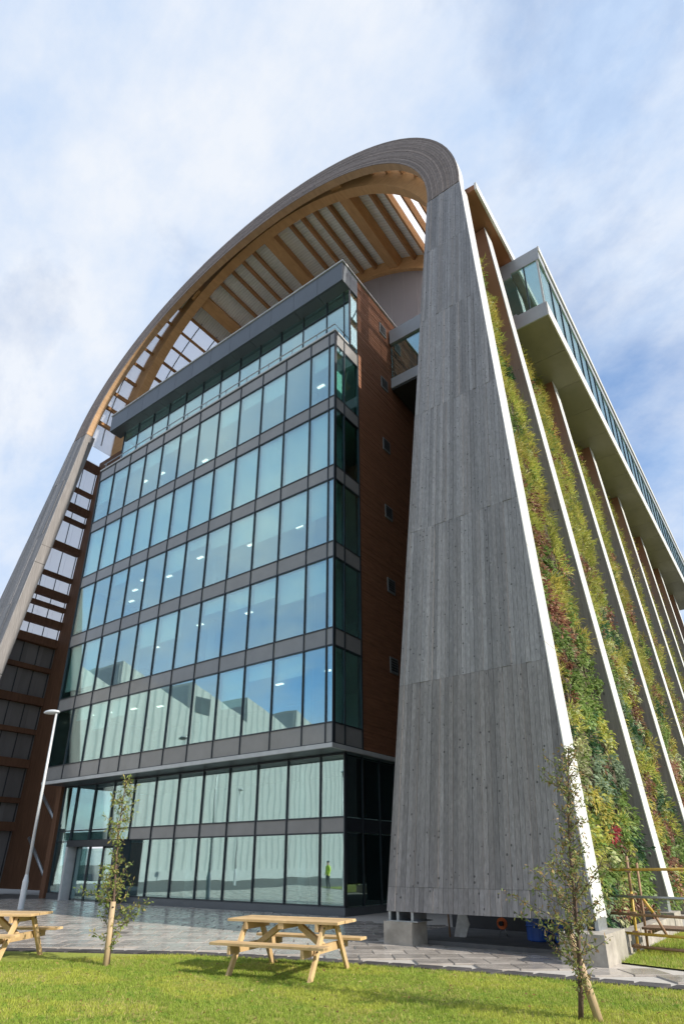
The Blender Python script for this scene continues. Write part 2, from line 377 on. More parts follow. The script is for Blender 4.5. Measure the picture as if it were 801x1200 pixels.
# lawn sheet
LV, LF = [], []
for x, y in EDGE: LV += [(x, y, .03), (x, -9.0, .03)]
for i in range(len(EDGE) - 1): LF.append((2 * i, 2 * i + 1, 2 * i + 3, 2 * i + 2))
lawn = obj('lawn', LV, LF, M['turf']); tag(lawn, kind='structure')
# bedding sheet under the paving
PV, PF = [], []
for x, y in EDGE: PV += [(x, y + .02, .004), (x, 40, .004)]
for i in range(len(EDGE) - 1): PF.append((2 * i, 2 * i + 2, 2 * i + 3, 2 * i + 1))
plaza = obj('plaza', PV, PF, M['mortar']); tag(plaza, kind='structure')
def path_back(x): return np.interp(x, [-3.3, -2.2, 6, 14], [12.35, 12.1, 11.8, 11.7])
# grass bed behind the path, right of the arch foot
bed_pts = [(-3.25, 12.36), (-2.2, 12.12), (6, 11.82), (14, 11.72), (14, 70), (-3.25, 70)]
bed = obj('grass_bed', [(x, y, .03) for x, y in bed_pts], [tuple(range(6))], M['turf']); tag(bed, kind='structure')
# pavers, laid on the diagonal
a = R(39); ca_, sa_ = math.cos(a), math.sin(a); S = .62; gap = .03
pav = []
for i in range(-60, 70):
    for j in range(-60, 70):
        u, v = (i + (.5 if j % 2 else 0)) * S, j * S
        x, y = -9 + u * ca_ - v * sa_, 12 + u * sa_ + v * ca_
        if not (-31 < x < 3.5 and y < 19): continue
        if y - edge_y(x) < .80: continue
        if x > -3.4 and y > path_back(x) - .38: continue
        if y > 16.9 and -31.5 < x < -12: continue
        if -8.2 < x < -3 and y > 12.5: continue
        if x > -12 and y > 16.2: continue
        d = math.hypot(x, y); ang = math.atan2(x, y) + R(36.4)
        pav.append((d if abs(ang) < R(33) else d + 100, x, y))
pav.sort()
h = S / 2 - gap / 2
pm = mesh_data('paver', [(x, y, z) for z, k in ((0, 1), (.022, 1), (.026, .985)) for x, y in ((-h * k, -h * k), (h * k, -h * k), (h * k, h * k), (-h * k, h * k))],
               [(0, 1, 5, 4), (1, 2, 6, 5), (2, 3, 7, 6), (3, 0, 4, 7), (4, 5, 9, 8), (5, 6, 10, 9), (6, 7, 11, 10), (7, 4, 8, 11), (8, 9, 10, 11)], M['paver'])
V, F = [], []
for k, (d, x, y) in enumerate(pav):
    if k < 295:
        o = bpy.data.objects.new('paver', pm); o.location = (x, y, .005 + random.uniform(-.002, .003)); o.rotation_euler = (random.uniform(-.003, .003), random.uniform(-.003, .003), a)
        link(o, plaza)
    else:
        n = len(V); zt = .029 + random.uniform(-.002, .003)
        for z in (.005, zt):
            for p, q in ((-h, -h), (h, -h), (h, h), (-h, h)): V.append((x + p * ca_ - q * sa_, y + p * sa_ + q * ca_, z))
        F += [tuple(i + n for i in f) for f in CUBE_F[1:]]
tag(obj('far_pavers', V, F, M['paver'], plaza), kind='stuff')
# dark setts along the lawn edge
sm = mesh_data('sett', [(x * .195 + y * .05, y * .17, z) for z in (0, .036) for x, y in ((-1, -1), (1, -1), (1, 1), (-1, 1))], CUBE_F[1:], M['sett'])
x = -13.8
while x < 2:
    y = float(edge_y(x)); th = math.atan2(float(edge_y(x + .2) - edge_y(x - .2)), .4)
    o = bpy.data.objects.new('edge_sett', sm); nx, ny = -math.sin(th), math.cos(th)
    o.location = (x + nx * .25, y + ny * .25, .005 + random.uniform(0, .004)); o.rotation_euler = (0, 0, th + random.uniform(-.02, .02)); link(o, plaza)
    x += .47 * math.cos(th)

# ------------------------------------------------------------------ arched hall
XC = -20.42; Y0, K = 12.0, .153; ZJ = 28.3; ZB = .65
def xo(z): return 16.97 - (z - ZB) * (16.97 - 14.54) / (ZJ - ZB)     # half width, outer face
def xi(z): return 12.68 + (z - ZB) * (13.0 - 12.68) / (ZJ - ZB)      # half width, inner face
AO, BO, AI, BI = 14.54, 12.75, 13.0, 11.1
hall = empty('arched_hall', (XC, 20, 0))
tag(hall, 'huge timber-framed hall with one leaning arch at its front and a barrel roof', 'building')
front = empty('front_arch', (XC, 12, 0), hall)
front['label'] = 'leaning arch faced in weathered grey timber boards'
def lean(x, z, d): return (x, Y0 + K * z + d, z)
def clip(poly, f):     # keep f(p) >= 0
    out = []
    for i, p in enumerate(poly):
        q = poly[(i + 1) % len(poly)]; fp, fq = f(p), f(q)
        if fp >= 0: out.append(p)
        if fp * fq < 0:
            s = fp / (fp - fq); out.append((p[0] + (q[0] - p[0]) * s, p[1] + (q[1] - p[1]) * s))
    return out
seams = [.65, 1.12, 5.75, 10.5, 15.3, 20.1, 24.4, 28.27]
for sgn in (1, -1):
    # solid leg behind the boards: front/back grey, outer side capped
    pl = [(XC + sgn * xi(ZB), ZB), (XC + sgn * xo(ZB), ZB), (XC + sgn * xo(ZJ), ZJ), (XC + sgn * xi(ZJ), ZJ)]
    if sgn < 0: pl = pl[::-1]
    smi = [0, 1, 0, 2] if sgn > 0 else [0, 1, 0, 2]
    # edges: sgn>0 -> [bottom, outer, top, inner]; sgn<0 (reversed) -> [top, outer, bottom, inner]
    prism('leg', pl, lean, .035, .66, [M['dark'], M['timber_grey'], M['timber_grey']], front, side_mi=smi)
    if sgn > 0:
        zc0 = .67
        while zc0 < ZJ - .3:
            zc1 = min(zc0 + 2.75, ZJ - .02)
            V = [lean(XC + xo(z) + e, z, d) for z in (zc0 + .006, zc1 - .006) for e, d in ((.002, -.012), (.026, -.012), (.026, .69), (.002, .69))]
            obj('capping', V, CUBE_F, M['capping'], front); zc0 = zc1
    bw = .113 if sgn > 0 else .226; nb = int(4.4 / bw) + 1
    for ci in range(len(seams) - 1):
        z0, z1 = seams[ci] + .0025, seams[ci + 1] - .0025
        for k in range(nb):
            a0 = 12.66 + k * bw + .003; a1 = a0 + bw - .006
            pq = [(a0, z0), (a1, z0), (a1, z1), (a0, z1)]
            pq = clip(pq, lambda p: xo(p[1]) - .006 - p[0]); 
            if len(pq) >= 3: pq = clip(pq, lambda p: p[0] - xi(p[1]))
            if len(pq) < 3 or (max(p[0] for p in pq) - min(p[0] for p in pq)) < .02: continue
            pq = [(XC + sgn * p[0], p[1]) for p in pq]
            if sgn < 0: pq = pq[::-1]
            pr = random.uniform(-.012, .008)
            prism('board', pq, lean, pr, .034, M['timber_grey'] if ci < 2 else M['timber_pale'], front)
# curved head: solid beam + curved boards
def sweep(name, ai, bi, ao, bo, y_front, y_back, mats, parent, n=56, t0=0.0, t1=math.pi, zc=ZJ, lean_k=0.0, close=True):
    V, F, mi = [], [], []
    for i in range(n + 1):
        th = t0 + (t1 - t0) * i / n; c_, s_ = math.cos(th), math.sin(th)
        for (aa, bb) in ((ai, bi), (ao, bo)):
            x, z = XC + aa * c_, zc + bb * s_
            for yy in (y_front, y_back): V.append((x, yy + lean_k * z, z))
    for i in range(n):
        p, q = i * 4, i * 4 + 4      # 0 in-front 1 in-back 2 out-front 3 out-back
        F += [(p, p + 2, q + 2, q), (p + 1, q + 1, q + 3, p + 3), (p, q, q + 1, p + 1), (p + 2, p + 3, q + 3, q + 2)]; mi += [0, 0, 1, 2]
    if close:
        e = n * 4; F += [(0, 1, 3, 2), (e, e + 2, e + 3, e + 1)]; mi += [0, 0]
    return obj(name, V, F, mats, parent, smooth=False, mi=mi)
ZA = ZJ + .02
sweep('arch_beam', AI, BI, AO, BO, Y0 + .035, Y0 + .46, [M['dark'], M['arch_soffit'], M['capping']], front, lean_k=K, zc=ZA, n=72)
NB = 15
for k in range(NB):
    f0, f1 = k / NB + .003, (k + 1) / NB - .003
    cuts = sorted([0.0, math.pi] + [random.uniform(.25, .5) * math.pi * (1 if k % 2 else 1.3), random.uniform(.55, .8) * math.pi])
    for c0, c1 in zip(cuts[:-1], cuts[1:]):
        pr = random.uniform(-.007, .006)
        mt = M['timber_arch']
        sweep('curved_board', AI + (AO - AI) * f0, BI + (BO - BI) * f0, AI + (AO - AI) * f1, BI + (BO - BI) * f1, Y0 + pr, Y0 + .034,
              [mt, mt, mt], front, n=max(8, int((c1 - c0) * 18)), t0=c0 + .001, t1=c1 - .001, lean_k=K, zc=ZA)

# inner ribs
RI_A, RI_B, RO_A, RO_B = 12.6, 11.6, 14.0, 12.55
for (y0, y1) in ((18.8, 19.4), (25.2, 25.75)):
    sweep('rib', RI_A, RI_B, RO_A, RO_B, y0, y1, [M['glulam'], M['glulam'], M['glulam']], hall, n=64, zc=ZA)
# left column of the second frame (inside face of the hall's far side)
def left_leg(y0, y1, mat):
    pl = [(XC - 12.75, .25), (XC - 12.6, ZJ), (XC - 15.2, ZJ), (XC - 17.62, .25)]
    prism('column', pl, lambda a_, b_, d: (a_, d, b_), y0, y1, mat, hall)
left_leg(18.8, 19.4, M['glulam_dark']); left_leg(25.2, 25.75, M['glulam_dark'])
# purlins following the vault, deck between, translucent shoulders
PB, PA = 12.15, 13.55
def ell(th, a_, b_): return XC + a_ * math.cos(th), ZA + b_ * math.sin(th)
ths = []; wides = set()
for dxm in (0.0, 6.35):
    wides.add(round(math.acos(dxm / PA), 4)); wides.add(round(math.pi - math.acos(dxm / PA), 4))
for d_ in (1.65, 2.65, 3.65, 4.75, 7.75, 8.75, 9.7, 10.6, 11.4, 12.1, 12.7, 13.1, 13.4):
    ths += [math.acos(d_ / PA), math.pi - math.acos(d_ / PA)]
ths = sorted(set([round(q, 4) for q in ths]) | wides)
def y_front_at(z): return Y0 + .66 + K * z
for i, th in enumerate(ths):
    wide = th in wides
    x, z = ell(th, PA, PB); tx, tz = -PA * math.sin(th), PB * math.cos(th); l_ = math.hypot(tx, tz); tx, tz = tx / l_, tz / l_
    nx, nz = tz, -tx
    wd, dp = (.4, .25) if wide else (.10, .25)
    dn = .42 if wide else .06
    pq = [(x - tx * wd - nx * dn, z - tz * wd - nz * dn), (x + tx * wd - nx * dn, z + tz * wd - nz * dn), (x + tx * wd + nx * dp, z + tz * wd + nz * dp), (x - tx * wd + nx * dp, z - tz * wd + nz * dp)]
    ys = y_front_at(z) - .02
    prism('purlin', pq, lambda a_, b_, d: (a_, d, b_), ys, 25.2, M['glulam'] if wide else M['purlin'], hall)
DA, DB = 13.86, 12.44
for i in range(-1, len(ths)):
    t0 = 0.0 if i < 0 else ths[i]; t1 = ths[i + 1] if i + 1 < len(ths) else math.pi
    xm = XC + DA * math.cos((t0 + t1) / 2)
    opaque = -28.6 < xm < -11.5
    V, F = [], []; n = 4
    for k in range(n + 1):
        th = t0 + (t1 - t0) * k / n
        for (a_, b_) in ((DA, DB), (DA + .05, DB + .05)):
            x, z = ell(th, a_, b_); V += [(x, y_front_at(z) + .01, z), (x, 25.9, z)]
    for k in range(n):
        p = k * 4; F += [(p, p + 4, p + 5, p + 1), (p + 2, p + 3, p + 7, p + 6), (p, p + 2, p + 6, p + 4), (p + 1, p + 5, p + 7, p + 3)]
    F += [(0, 1, 3, 2), (n * 4, n * 4 + 2, n * 4 + 3, n * 4 + 1)]
    obj('roof_deck' if opaque else 'roof_light', V, F, M['deck'] if opaque else M['poly'], hall)
# light bars across the rooflights
for yb in (17.9, 20.6, 22.1, 23.6):
    for (t0, t1) in ((0.03, .68), (math.pi - .98, math.pi - .03)):
        sweep('glazing_bar', DA - .08, DB - .08, DA - .005, DB - .005, yb, yb + .06, [M['steel']] * 3, hall, n=14, t0=t0, t1=t1, zc=ZA)
# roof continuing over the hall behind the gable
sweep('roof_shell', DA, DB, DA + .2, DB + .2, 25.9, 64, [M['pale_fascia']] * 3, hall, n=40, zc=ZA)
# gable of pale panels behind the second rib
gx = XC - 12.9; gw = .98
while gx < XC + 12.8:
    x0, x1 = gx + .012, gx + gw - .012
    def top(x): return ZA + RO_B * math.sqrt(max(0, 1 - ((x - XC) / RO_A) ** 2)) - .3
    pq = [(x0, 21.0), (x1, 21.0), (x1, top(x1)), ((x0 + x1) / 2, top((x0 + x1) / 2)), (x0, top(x0))]
    prism('gable_panel', pq, lambda a_, b_, d: (a_, d, b_), 25.45, 25.5, M['gable'], hall)
    gx += gw
prism('gable_backing', [(XC + RO_A * .93 * math.cos(q), 21.0 if q in (0.0, math.pi) else ZA + (RO_B - .6) * math.sin(q)) for q in [math.pi * k / 24 for k in range(25)]], lambda a_, b_, d: (a_, d, b_), 25.56, 25.6, M['dark'], hall)
box('gable_frame', XC - 12.9, XC + 12.9, 25.51, 25.55, 30.2, 30.45, M['fascia'], hall)
box('rear_wall', XC - 13.2, XC + 12.6, 25.85, 26.05, 0, 27.9, M['dark'], hall)
# left wall: horizontal rails + panels
rails = [(27.6, .55, .16), (25.5, .3, .1), (24.1, .5, .15), (23.15, .3, .1), (21.1, .5, .15), (19.05, .3, .1), (17.75, .5, .15), (16.95, .3, .1), (15.85, .5, .15), (14.6, .55, .15), (12.85, .3, .1), (10.85, .5, .15), (9.0, .3, .1), (7.1, .5, .15), (5.0, .3, .1), (3.55, .5, .15)]
def wall_x(z): return XC - xo(z) - .75
for z, hh, dd in rails:
    x = wall_x(z); y0 = y_front_at(z) - .02
    pq = [(x - .05, z - hh / 2), (x + dd * 2.0, z - hh / 2), (x + dd * 2.0, z + hh / 2), (x - .05, z + hh / 2)]
    prism('rail', pq, lambda a_, b_, d: (a_, d, b_), y0, 18.8, M['glulam_dark'], hall)
zs = [28.2] + [r[0] for r in rails] + [.3]
for i in range(len(zs) - 1):
    z1, z0 = zs[i], zs[i + 1]
    y = 19.1
    while y > y_front_at(z0) + .1:
        ya = y - .97
        yl = max(ya, y_front_at(z0)); 
        if y - yl > .1:
            V = []
            for yy in (yl + .003, y - .003):
                for zz_ in (z0, z1):
                    V += [(wall_x(zz_) - .12, yy, zz_), (wall_x(zz_) - .075, yy, zz_)]
            F = [(0, 4, 6, 2), (1, 3, 7, 5), (0, 2, 3, 1), (4, 5, 7, 6), (0, 1, 5, 4), (2, 6, 7, 3)]
            obj('wall_panel', V, F, M['poly'] if z0 > 14 else M['grey_panel'], hall)
        y = ya
for k in range(7):
    yb = 18.78 - .97 * k
    zt_ = 28.0 if k < 2 else min(28.0, (yb - Y0 - .7) / K)
    if zt_ < 2: break
    prism('glazing_bar', [(wall_x(.3) - .07, .3), (wall_x(.3) - .03, .3), (wall_x(zt_) - .03, zt_), (wall_x(zt_) - .07, zt_)], lambda a_, b_, d: (a_, d, b_), yb - .022, yb + .022, M['mullion'], hall)
# fins on the right flank with pale outer capping, eave
FY = [18.8, 25.1, 31.5, 37.9, 44.4, 50.9, 57.4]
for i, y in enumerate(FY):
    zt = ZJ - .1 if i == 0 else 27.0
    fin = prism('fin', [(XC + 12.6, .75), (XC + xo(.75), .75), (XC + xo(zt), zt), (XC + 12.6, zt)], lambda a_, b_, d: (a_, d, b_), y, y + .55, M['timber_fin'], hall)
    zc0 = .72
    while zc0 < zt - .2:
        zc1 = min(zc0 + 2.9, zt)
        prism('capping', [(XC + xo(zc0) + .002, zc0 + .006), (XC + xo(zc0) + .03, zc0 + .006), (XC + xo(zc1) + .03, zc1 - .006), (XC + xo(zc1) + .002, zc1 - .006)], lambda a_, b_, d: (a_, d, b_), y - .012, y + .72, M['capping'], fin); zc0 = zc1
    x = XC + xo(.7)
    box('fin_shoe', x - .75, x - .06, y + .1, y + .45, .42, .74, M['steel'], hall)
    box('footing', x - .95, x + .1, y - .15, y + .75, 0, .43, M['concrete'], hall)
prism('eave', [(XC + 13.2, ZJ + .02), (XC + 14.92, ZJ + .02), (XC + 14.92, ZJ + .3), (XC + 13.9, ZJ + .42), (XC + 13.2, ZJ + .42)], lambda a_, b_, d: (a_, d, b_), Y0 + K * ZJ + .7, 64, [M['timber_fin']], hall)
box('eave_gutter', XC + 14.922, XC + 15.02, Y0 + K * ZJ + .68, 64, ZJ - .06, ZJ + .36, M['capping'], hall)
# concrete feet and steel brackets below the front arch
box('footing', -7.8, -7.12, 12.06, 12.7, 0, .46, M['concrete'], hall)
box('footing', -3.93, -3.18, 11.55, 12.9, 0, .50, M['concrete'], hall)
for x in (-7.7, -7.5, -7.15, -3.85, -3.65, -3.45):
    box('bracket', x - .03, x + .03, 12.15, 12.7, .455, .70, M['steel'], hall)
box('base_plate', -7.75, -7.0, 12.1, 12.75, .462, .482, M['steel'], hall)
box('kerb_wall', -3.62, -3.36, 12.92, 18.6, 0, .36, M['concrete'], hall)
box('shade_toned_slab', -8.1, -3.95, 12.74, 15.55, .004, .09, M['tarmac'], hall)  # slab in tarmac colour, its darkness paints the shadow under the leg
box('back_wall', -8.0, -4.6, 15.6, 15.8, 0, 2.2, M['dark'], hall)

# ------------------------------------------------------------------ glass office block
XR, XL = -12.4, -30.5
blk = empty('glass_office_block', (-21.4, 16.3, 0))
tag(blk, 'tall glazed office block with dark spandrel bands tucked beneath the timber arch', 'building')
mulls = [XR, XR - .32, -13.78] + [-13.78 - 1.52 * i for i in range(1, 12)]
mulls[-1] = XL
def pane(x0, x1, y, z0, z1, mat='glass', par=blk, name='pane'):
    return box(name, x0 + .012, x1 - .012, y, y + .028, z0 + .012, z1 - .012, M[mat], par, rot=(random.uniform(-.0016, .0016), 0, random.uniform(-.0016, .0016)))
bands = [(5.35, 6.05), (8.85, 9.52), (12.43, 13.10), (16.0, 16.65), (19.6, 20.25), (23.2, 23.92)]
YO = 16.3
for i in range(len(mulls) - 1):
    x1, x0 = mulls[i], mulls[i + 1]
    for bi, (z0, z1) in enumerate(bands):
        box('spandrel', x0 + .012, x1 - .012, YO + .0, YO + .06, z0 + .02, z1 - .02, M['spandrel'], blk, rot=(0, 0, random.uniform(-.001, .001)))
        if bi < 5: pane(x0, x1, YO + .012, z1, bands[bi + 1][0])
for x in mulls:
    box('mullion', x - .016, x + .016, YO - .04, YO + .12, 5.36, 23.95, M['mullion'], blk)
for z0, z1 in bands:
    for z in (z0, z1): box('transom', XL, XR - .03, YO - .03, YO + .1, z - .022, z + .022, M['mullion'], blk)
# glazed return on the side
YS = 18.06
ysd = [YO + .06, 16.98, YS]
for bi, (z0, z1) in enumerate(bands):
    for j in range(2):
        box('spandrel', XR - .06, XR, ysd[j] + .02, ysd[j + 1] - .02, z0 + .02, z1 - .02, M['spandrel'], blk)
        if bi < 5: box('side_pane', XR - .03, XR - .004, ysd[j] + .02, ysd[j + 1] - .02, z1 + .012, bands[bi + 1][0] - .012, M['glass_side'], blk)
for y in ysd[1:]: box('mullion', XR - .1, XR + .03, y - .03, y + .03, 5.36, 23.95, M['mullion'], blk)
for z0, z1 in bands:
    for z in (z0, z1): box('transom', XR - .1, XR + .02, YO + .03, YS - .035, z - .022, z + .022, M['mullion'], blk)
# light edge trim and underside of the overhang
box('edge_trim', XL - .1, XR + .05, YO - .1, YO + .0, 5.18, 5.33, M['trim'], blk)
box('edge_trim', XR - .06, XR + .05, YO + .003, 25.2, 5.18, 5.33, M['trim'], blk)
box('overhang_soffit', XL, XR - .07, YO + .01, 25.2, 5.2, 5.34, M['fascia'], blk)
# terrace coping + rail
box('coping', XL - .05, XR + .04, YO - .06, 17.3, 23.96, 24.04, M['trim'], blk)
tube('handrail', [(XL, YO + .12, 24.56), (XR - .1, YO + .12, 24.56), (XR - .1, 17.4, 24.56)], .028, M['steel'], blk)
for x in [XL + .2 + 1.52 * i for i in range(12)]: tube('rail_post', [(x, YO + .12, 24.04), (x, YO + .12, 24.55)], .02, M['steel'], blk, n=6)
# penthouse glazing, set back
YP = 17.42
for i in range(len(mulls) - 1):
    pane(mulls[i + 1], mulls[i], YP, 24.06, 27.7)
for x in mulls: box('mullion', x - .016, x + .016, YP - .04, YP + .1, 24.05, 27.72, M['mullion'], blk)
box('transom', XL, XR, YP - .02, YP + .05, 26.9, 26.94, M['mullion'], blk)
box('side_pane', XR - .03, XR - .005, YP + .08, YS - .02, 24.06, 27.7, M['glass'], blk)
# parapet fascia panels
PX = [XR + .05 - 1.56 * i for i in range(13)]; PX[-1] = -31.3
for i in range(12):
    box('fascia_panel', PX[i + 1] + .008, PX[i] - .008, 16.78, 16.86, 27.72, 28.95, M['fascia'], blk)
    box('soffit_panel', PX[i + 1] + .008, PX[i] - .008, 16.87, 17.6, 27.70, 27.76, M['fascia'], blk)
for y0, y1 in ((16.87, 17.45), (17.46, YS)):
    box('fascia_panel', XR - .03, XR + .045, y0 + .006, y1 - .006, 27.72, 28.95, M['fascia'], blk)
box('parapet_cap', -31.36, XR + .1, 16.73, 17.1, 28.955, 29.02, M['trim'], blk)
box('parapet_cap', XR - .3, XR + .1, 17.103, 25.2, 28.955, 29.02, M['trim'], blk)
box('flat_roof', XL, XR - .05, 17.0, 25.3, 28.3, 28.6, M['fascia'], blk)
box('left_flank', XL - .12, XL - .03, YO + .05, 25.2, 5.36, 23.9, M['spandrel'], blk)
box('left_flank', XL - .02, XL + .02, YP + .1, 25.2, 24.05, 28.29, M['glass_side'], blk)
# cedar boarded side wall: each board real, joined
V, F = [], []; z = 5.36
while z < 28.93:
    zt = min(z + .128, 28.95); ofs = random.uniform(-.004, .004)
    ycuts = sorted([YS + .04, 25.2] + [random.uniform(19, 24.5)])
    for y0, y1 in zip(ycuts[:-1], ycuts[1:]):
        n = len(V); xx = XR + .012 + ofs + random.uniform(-.002, .002)
        V += [(XR - .05, y0 + .002, z), (xx, y0 + .002, z), (XR - .05, y1 - .002, z), (xx, y1 - .002, z), (XR - .05, y0 + .002, zt), (xx - .008, y0 + .002, zt), (XR - .05, y1 - .002, zt), (xx - .008, y1 - .002, zt)]
        F += [tuple(i + n for i in f) for f in ((1, 3, 7, 5), (0, 1, 5, 4), (2, 6, 7, 3), (4, 5, 7, 6), (0, 2, 3, 1))]
    z += .135
cb = obj('cladding_board', V, F, M['cedar'], blk); cb['kind'] = 'stuff'
box('side_wall', XR - .2, XR - .06, YS + .02, 25.3, 5.36, 28.3, M['dark'], blk)
for zc_ in (27.55, 23.9, 20.1, 16.35, 12.65, 9.05):
    vb = obj('vent_louvre', *((lambda V_, F_: (box_vf(XR + .005, XR + .05, 20.08, 20.68, zc_ - .34, zc_ + .34, V_, F_), (V_, F_))[1])([], [])), M['vent'], blk)
    for k in range(5):
        z = zc_ - .24 + k * .11; box('slat', XR + .051, XR + .06, 20.14, 20.62, z, z + .075, M['dark'], vb)
# ground floor glazing, recessed
YG = 17.42; XG = -12.72
gm = [XG] + [-13.78 - 1.545 * i for i in range(0, 11)] + [-30.4]
for i in range(len(gm) - 1):
    x1, x0 = gm[i], gm[i + 1]
    door = -28.3 < (x0 + x1) / 2 < -24.5
    if not door: pane(x0, x1, YG, .3, 2.52)
    box('spandrel', x0 + .012, x1 - .012, YG, YG + .06, 2.56, 3.02, M['spandrel'] if i < 8 else M['glass'], blk)
    pane(x0, x1, YG, 3.06, 5.16)
for x in gm:
    if not -28 < x < -25: box('mullion', x - .022, x + .022, YG - .05, YG + .1, .26, 5.19, M['mullion'], blk)
    else: box('mullion', x - .022, x + .022, YG - .05, YG + .1, 2.56, 5.19, M['mullion'], blk)
for z in (.28, 2.54, 3.04, 5.15): 
    if z > 2: box('transom', -30.4, XG, YG - .035, YG + .08, z - .024, z + .024, M['mullion'], blk)
    else:
        box('transom', -24.5, XG, YG - .035, YG + .08, z - .024, z + .024, M['mullion'], blk); box('transom', -30.4, -28.3, YG - .035, YG + .08, z - .024, z + .024, M['mullion'], blk)
box('plinth', -24.5, XG + .06, YG - .09, YG + .12, .006, .255, M['fascia'], blk); box('plinth', -30.4, -28.3, YG - .09, YG + .12, .006, .255, M['fascia'], blk)
box('plinth', XG - .05, XG + .06, YG + .123, 25.2, .006, .255, M['fascia'], blk)
ys_ = [YG + .05, 18.5, 19.6, 20.7, 21.8, 22.9, 24.0, 25.2]
for j in range(len(ys_) - 1):
    for z0, z1 in ((.27, 2.54), (3.04, 5.16)): box('side_pane', XG - .03, XG - .002, ys_[j] + .03, ys_[j + 1] - .03, z0 + .01, z1 - .01, M['glass_dark'], blk)
    box('spandrel', XG - .06, XG - .003, ys_[j] + .03, ys_[j + 1] - .03, 2.56, 3.02, M['mullion'], blk)
    box('mullion', XG - .08, XG + .03, ys_[j] - .03, ys_[j] + .03, .26, 5.18, M['mullion'], blk)
# entrance portal with sliding doors
ent = empty('entrance', (-26.4, 17, 0), blk)
box('portal_head', -28.35, -24.45, 16.75, 17.5, 2.28, 2.56, M['mullion'], ent)
box('portal_jamb', -28.35, -28.2, 16.75, 17.5, .006, 2.28, M['trim'], ent); box('portal_jamb', -24.68, -24.45, 16.75, 17.5, .006, 2.28, M['mullion'], ent)
for x0, x1 in ((-28.0, -26.95), (-26.93, -25.88), (-25.86, -24.8)):
    box('door_pane', x0 + .05, x1 - .05, 17.1, 17.13, .12, 2.2, M['glass'], ent)
    box('door_stile', x0, x0 + .05, 17.08, 17.15, .03, 2.27, M['mullion'], ent); box('door_stile', x1 - .05, x1, 17.08, 17.15, .03, 2.27, M['mullion'], ent)
# floors, ceilings, core and blinds seen through the glass
for bi, (z0, z1) in enumerate(bands + [(27.78, 28.2)]):
    box('floor_slab', XL, XR - .1, (YO if bi < 6 else YP) + .14, 25.0, z0 + .08, z1 - .06, M['slab_int'], blk)
box('floor_slab', -30.3, XG - .1, YG + .15, 25.0, 2.62, 2.96, M['slab_int'], blk)
box('core_wall', XL, XR - .3, 22.6, 22.8, .03, 28.2, M['core'], blk)
for x in (-15.3, -21.4, -27.4): 
    for z0, z1 in [(.02, 2.6), (2.98, 5.18)] + [(bands[k][1] - .05, bands[k + 1][0] + .07) for k in range(5)]:
        tube('interior_column', [(x, 18.4, z0), (x, 18.4, z1)], .22, M['slab_int'], blk, n=12)
for fl in range(5):
    zc_ = bands[fl + 1][0] + .065
    for k, x in enumerate([-14.6 - 1.52 * q for q in range(11)]):
        if fl == 3 or random.random() < (.38 if fl < 3 else .45): continue
        y = 17.7 + 1.6 * random.random()
        box('ceiling_light', x - .2, x + .2, y - .06, y + .06, zc_ - .03, zc_, M['lit'], blk)
def blind(fl, i, drop):
    z1 = bands[fl + 1][0]; z0 = bands[fl][1]
    x1, x0 = mulls[i], mulls[i + 1]
    box('blind', x0 + .05, x1 - .05, YO + .18, YO + .19, z1 - (z1 - z0) * drop, z1 - .03, M['blind'], blk)
for i in range(13): blind(3, i, .98)
for i in range(13):
    if i in (1, 2, 3, 4): blind(2, i, .52 if i != 4 else .45)
    elif i == 12: blind(2, i, .9)
    if i in (1, 2): blind(1, i, .45)
    if i in (11, 12): blind(1, i, .85)
for i in (3, 5): blind(4, i, .35)
for fl_ in (0, 1, 2, 4):
    for i in range(13):
        if random.random() < .45: blind_extra = random.choice((.16, .22, .3, .45, .55)); box('blind', mulls[i + 1] + .05, mulls[i] - .05, YO + .22, YO + .23, bands[fl_ + 1][0] - 2.8 * blind_extra, bands[fl_ + 1][0] - .03, M['blind'], blk)
for fl_ in range(5):
    box('partition', XR - .75, XR - .65, 17.15, 17.95, bands[fl_][1] - .05, bands[fl_ + 1][0] + .07, M['blind'], blk)
# link bridge to the flank
lk = empty('link_bridge', (-9.8, 21, 24), blk)
box('bridge_head', XR + .065, -5.6, 21.0, 25.1, 27.1, 28.02, M['pale_fascia'], lk); box('bridge_sill', XR + .065, -5.6, 21.0, 25.1, 24.1, 24.72, M['pale_fascia'], lk)
box('bridge_underside', XR + .07, -5.6, 21.05, 25.1, 24.0, 24.095, M['dark'], lk)
for x0, x1 in ((XR + .07, -10.55), (-10.5, -8.6), (-8.55, -6.6)): box('bridge_pane', x0, x1, 21.12, 21.15, 24.73, 27.09, M['glass'], lk)
for x in (-10.525, -8.575): box('mullion', x - .03, x + .03, 21.08, 21.2, 24.73, 27.09, M['mullion'], lk)
box('bridge_back', XR + .07, -6, 24.6, 24.7, 24.75, 27.05, M['core'], lk)
# timber post, braces and safety sign at the far corner
box('corner_post', -31.15, -30.75, 17.4, 17.75, 0, 5.17, M['glulam_dark'], blk)
tube('brace', [(-34.2, 18.2, 5.2), (-31.6, 17.9, 3.5)], .09, M['steel'], blk); tube('brace', [(-34.6, 18.2, 2.85), (-31.9, 17.9, 1.0)], .09, M['steel'], blk)
lathe('safety_sign', [(.16, 0), (.16, .02)], M['sign_yellow'], blk).matrix_basis = Matrix.Translation((-32.6, 18.7, 2.35)) @ Matrix.Rotation(R(90), 4, 'X')

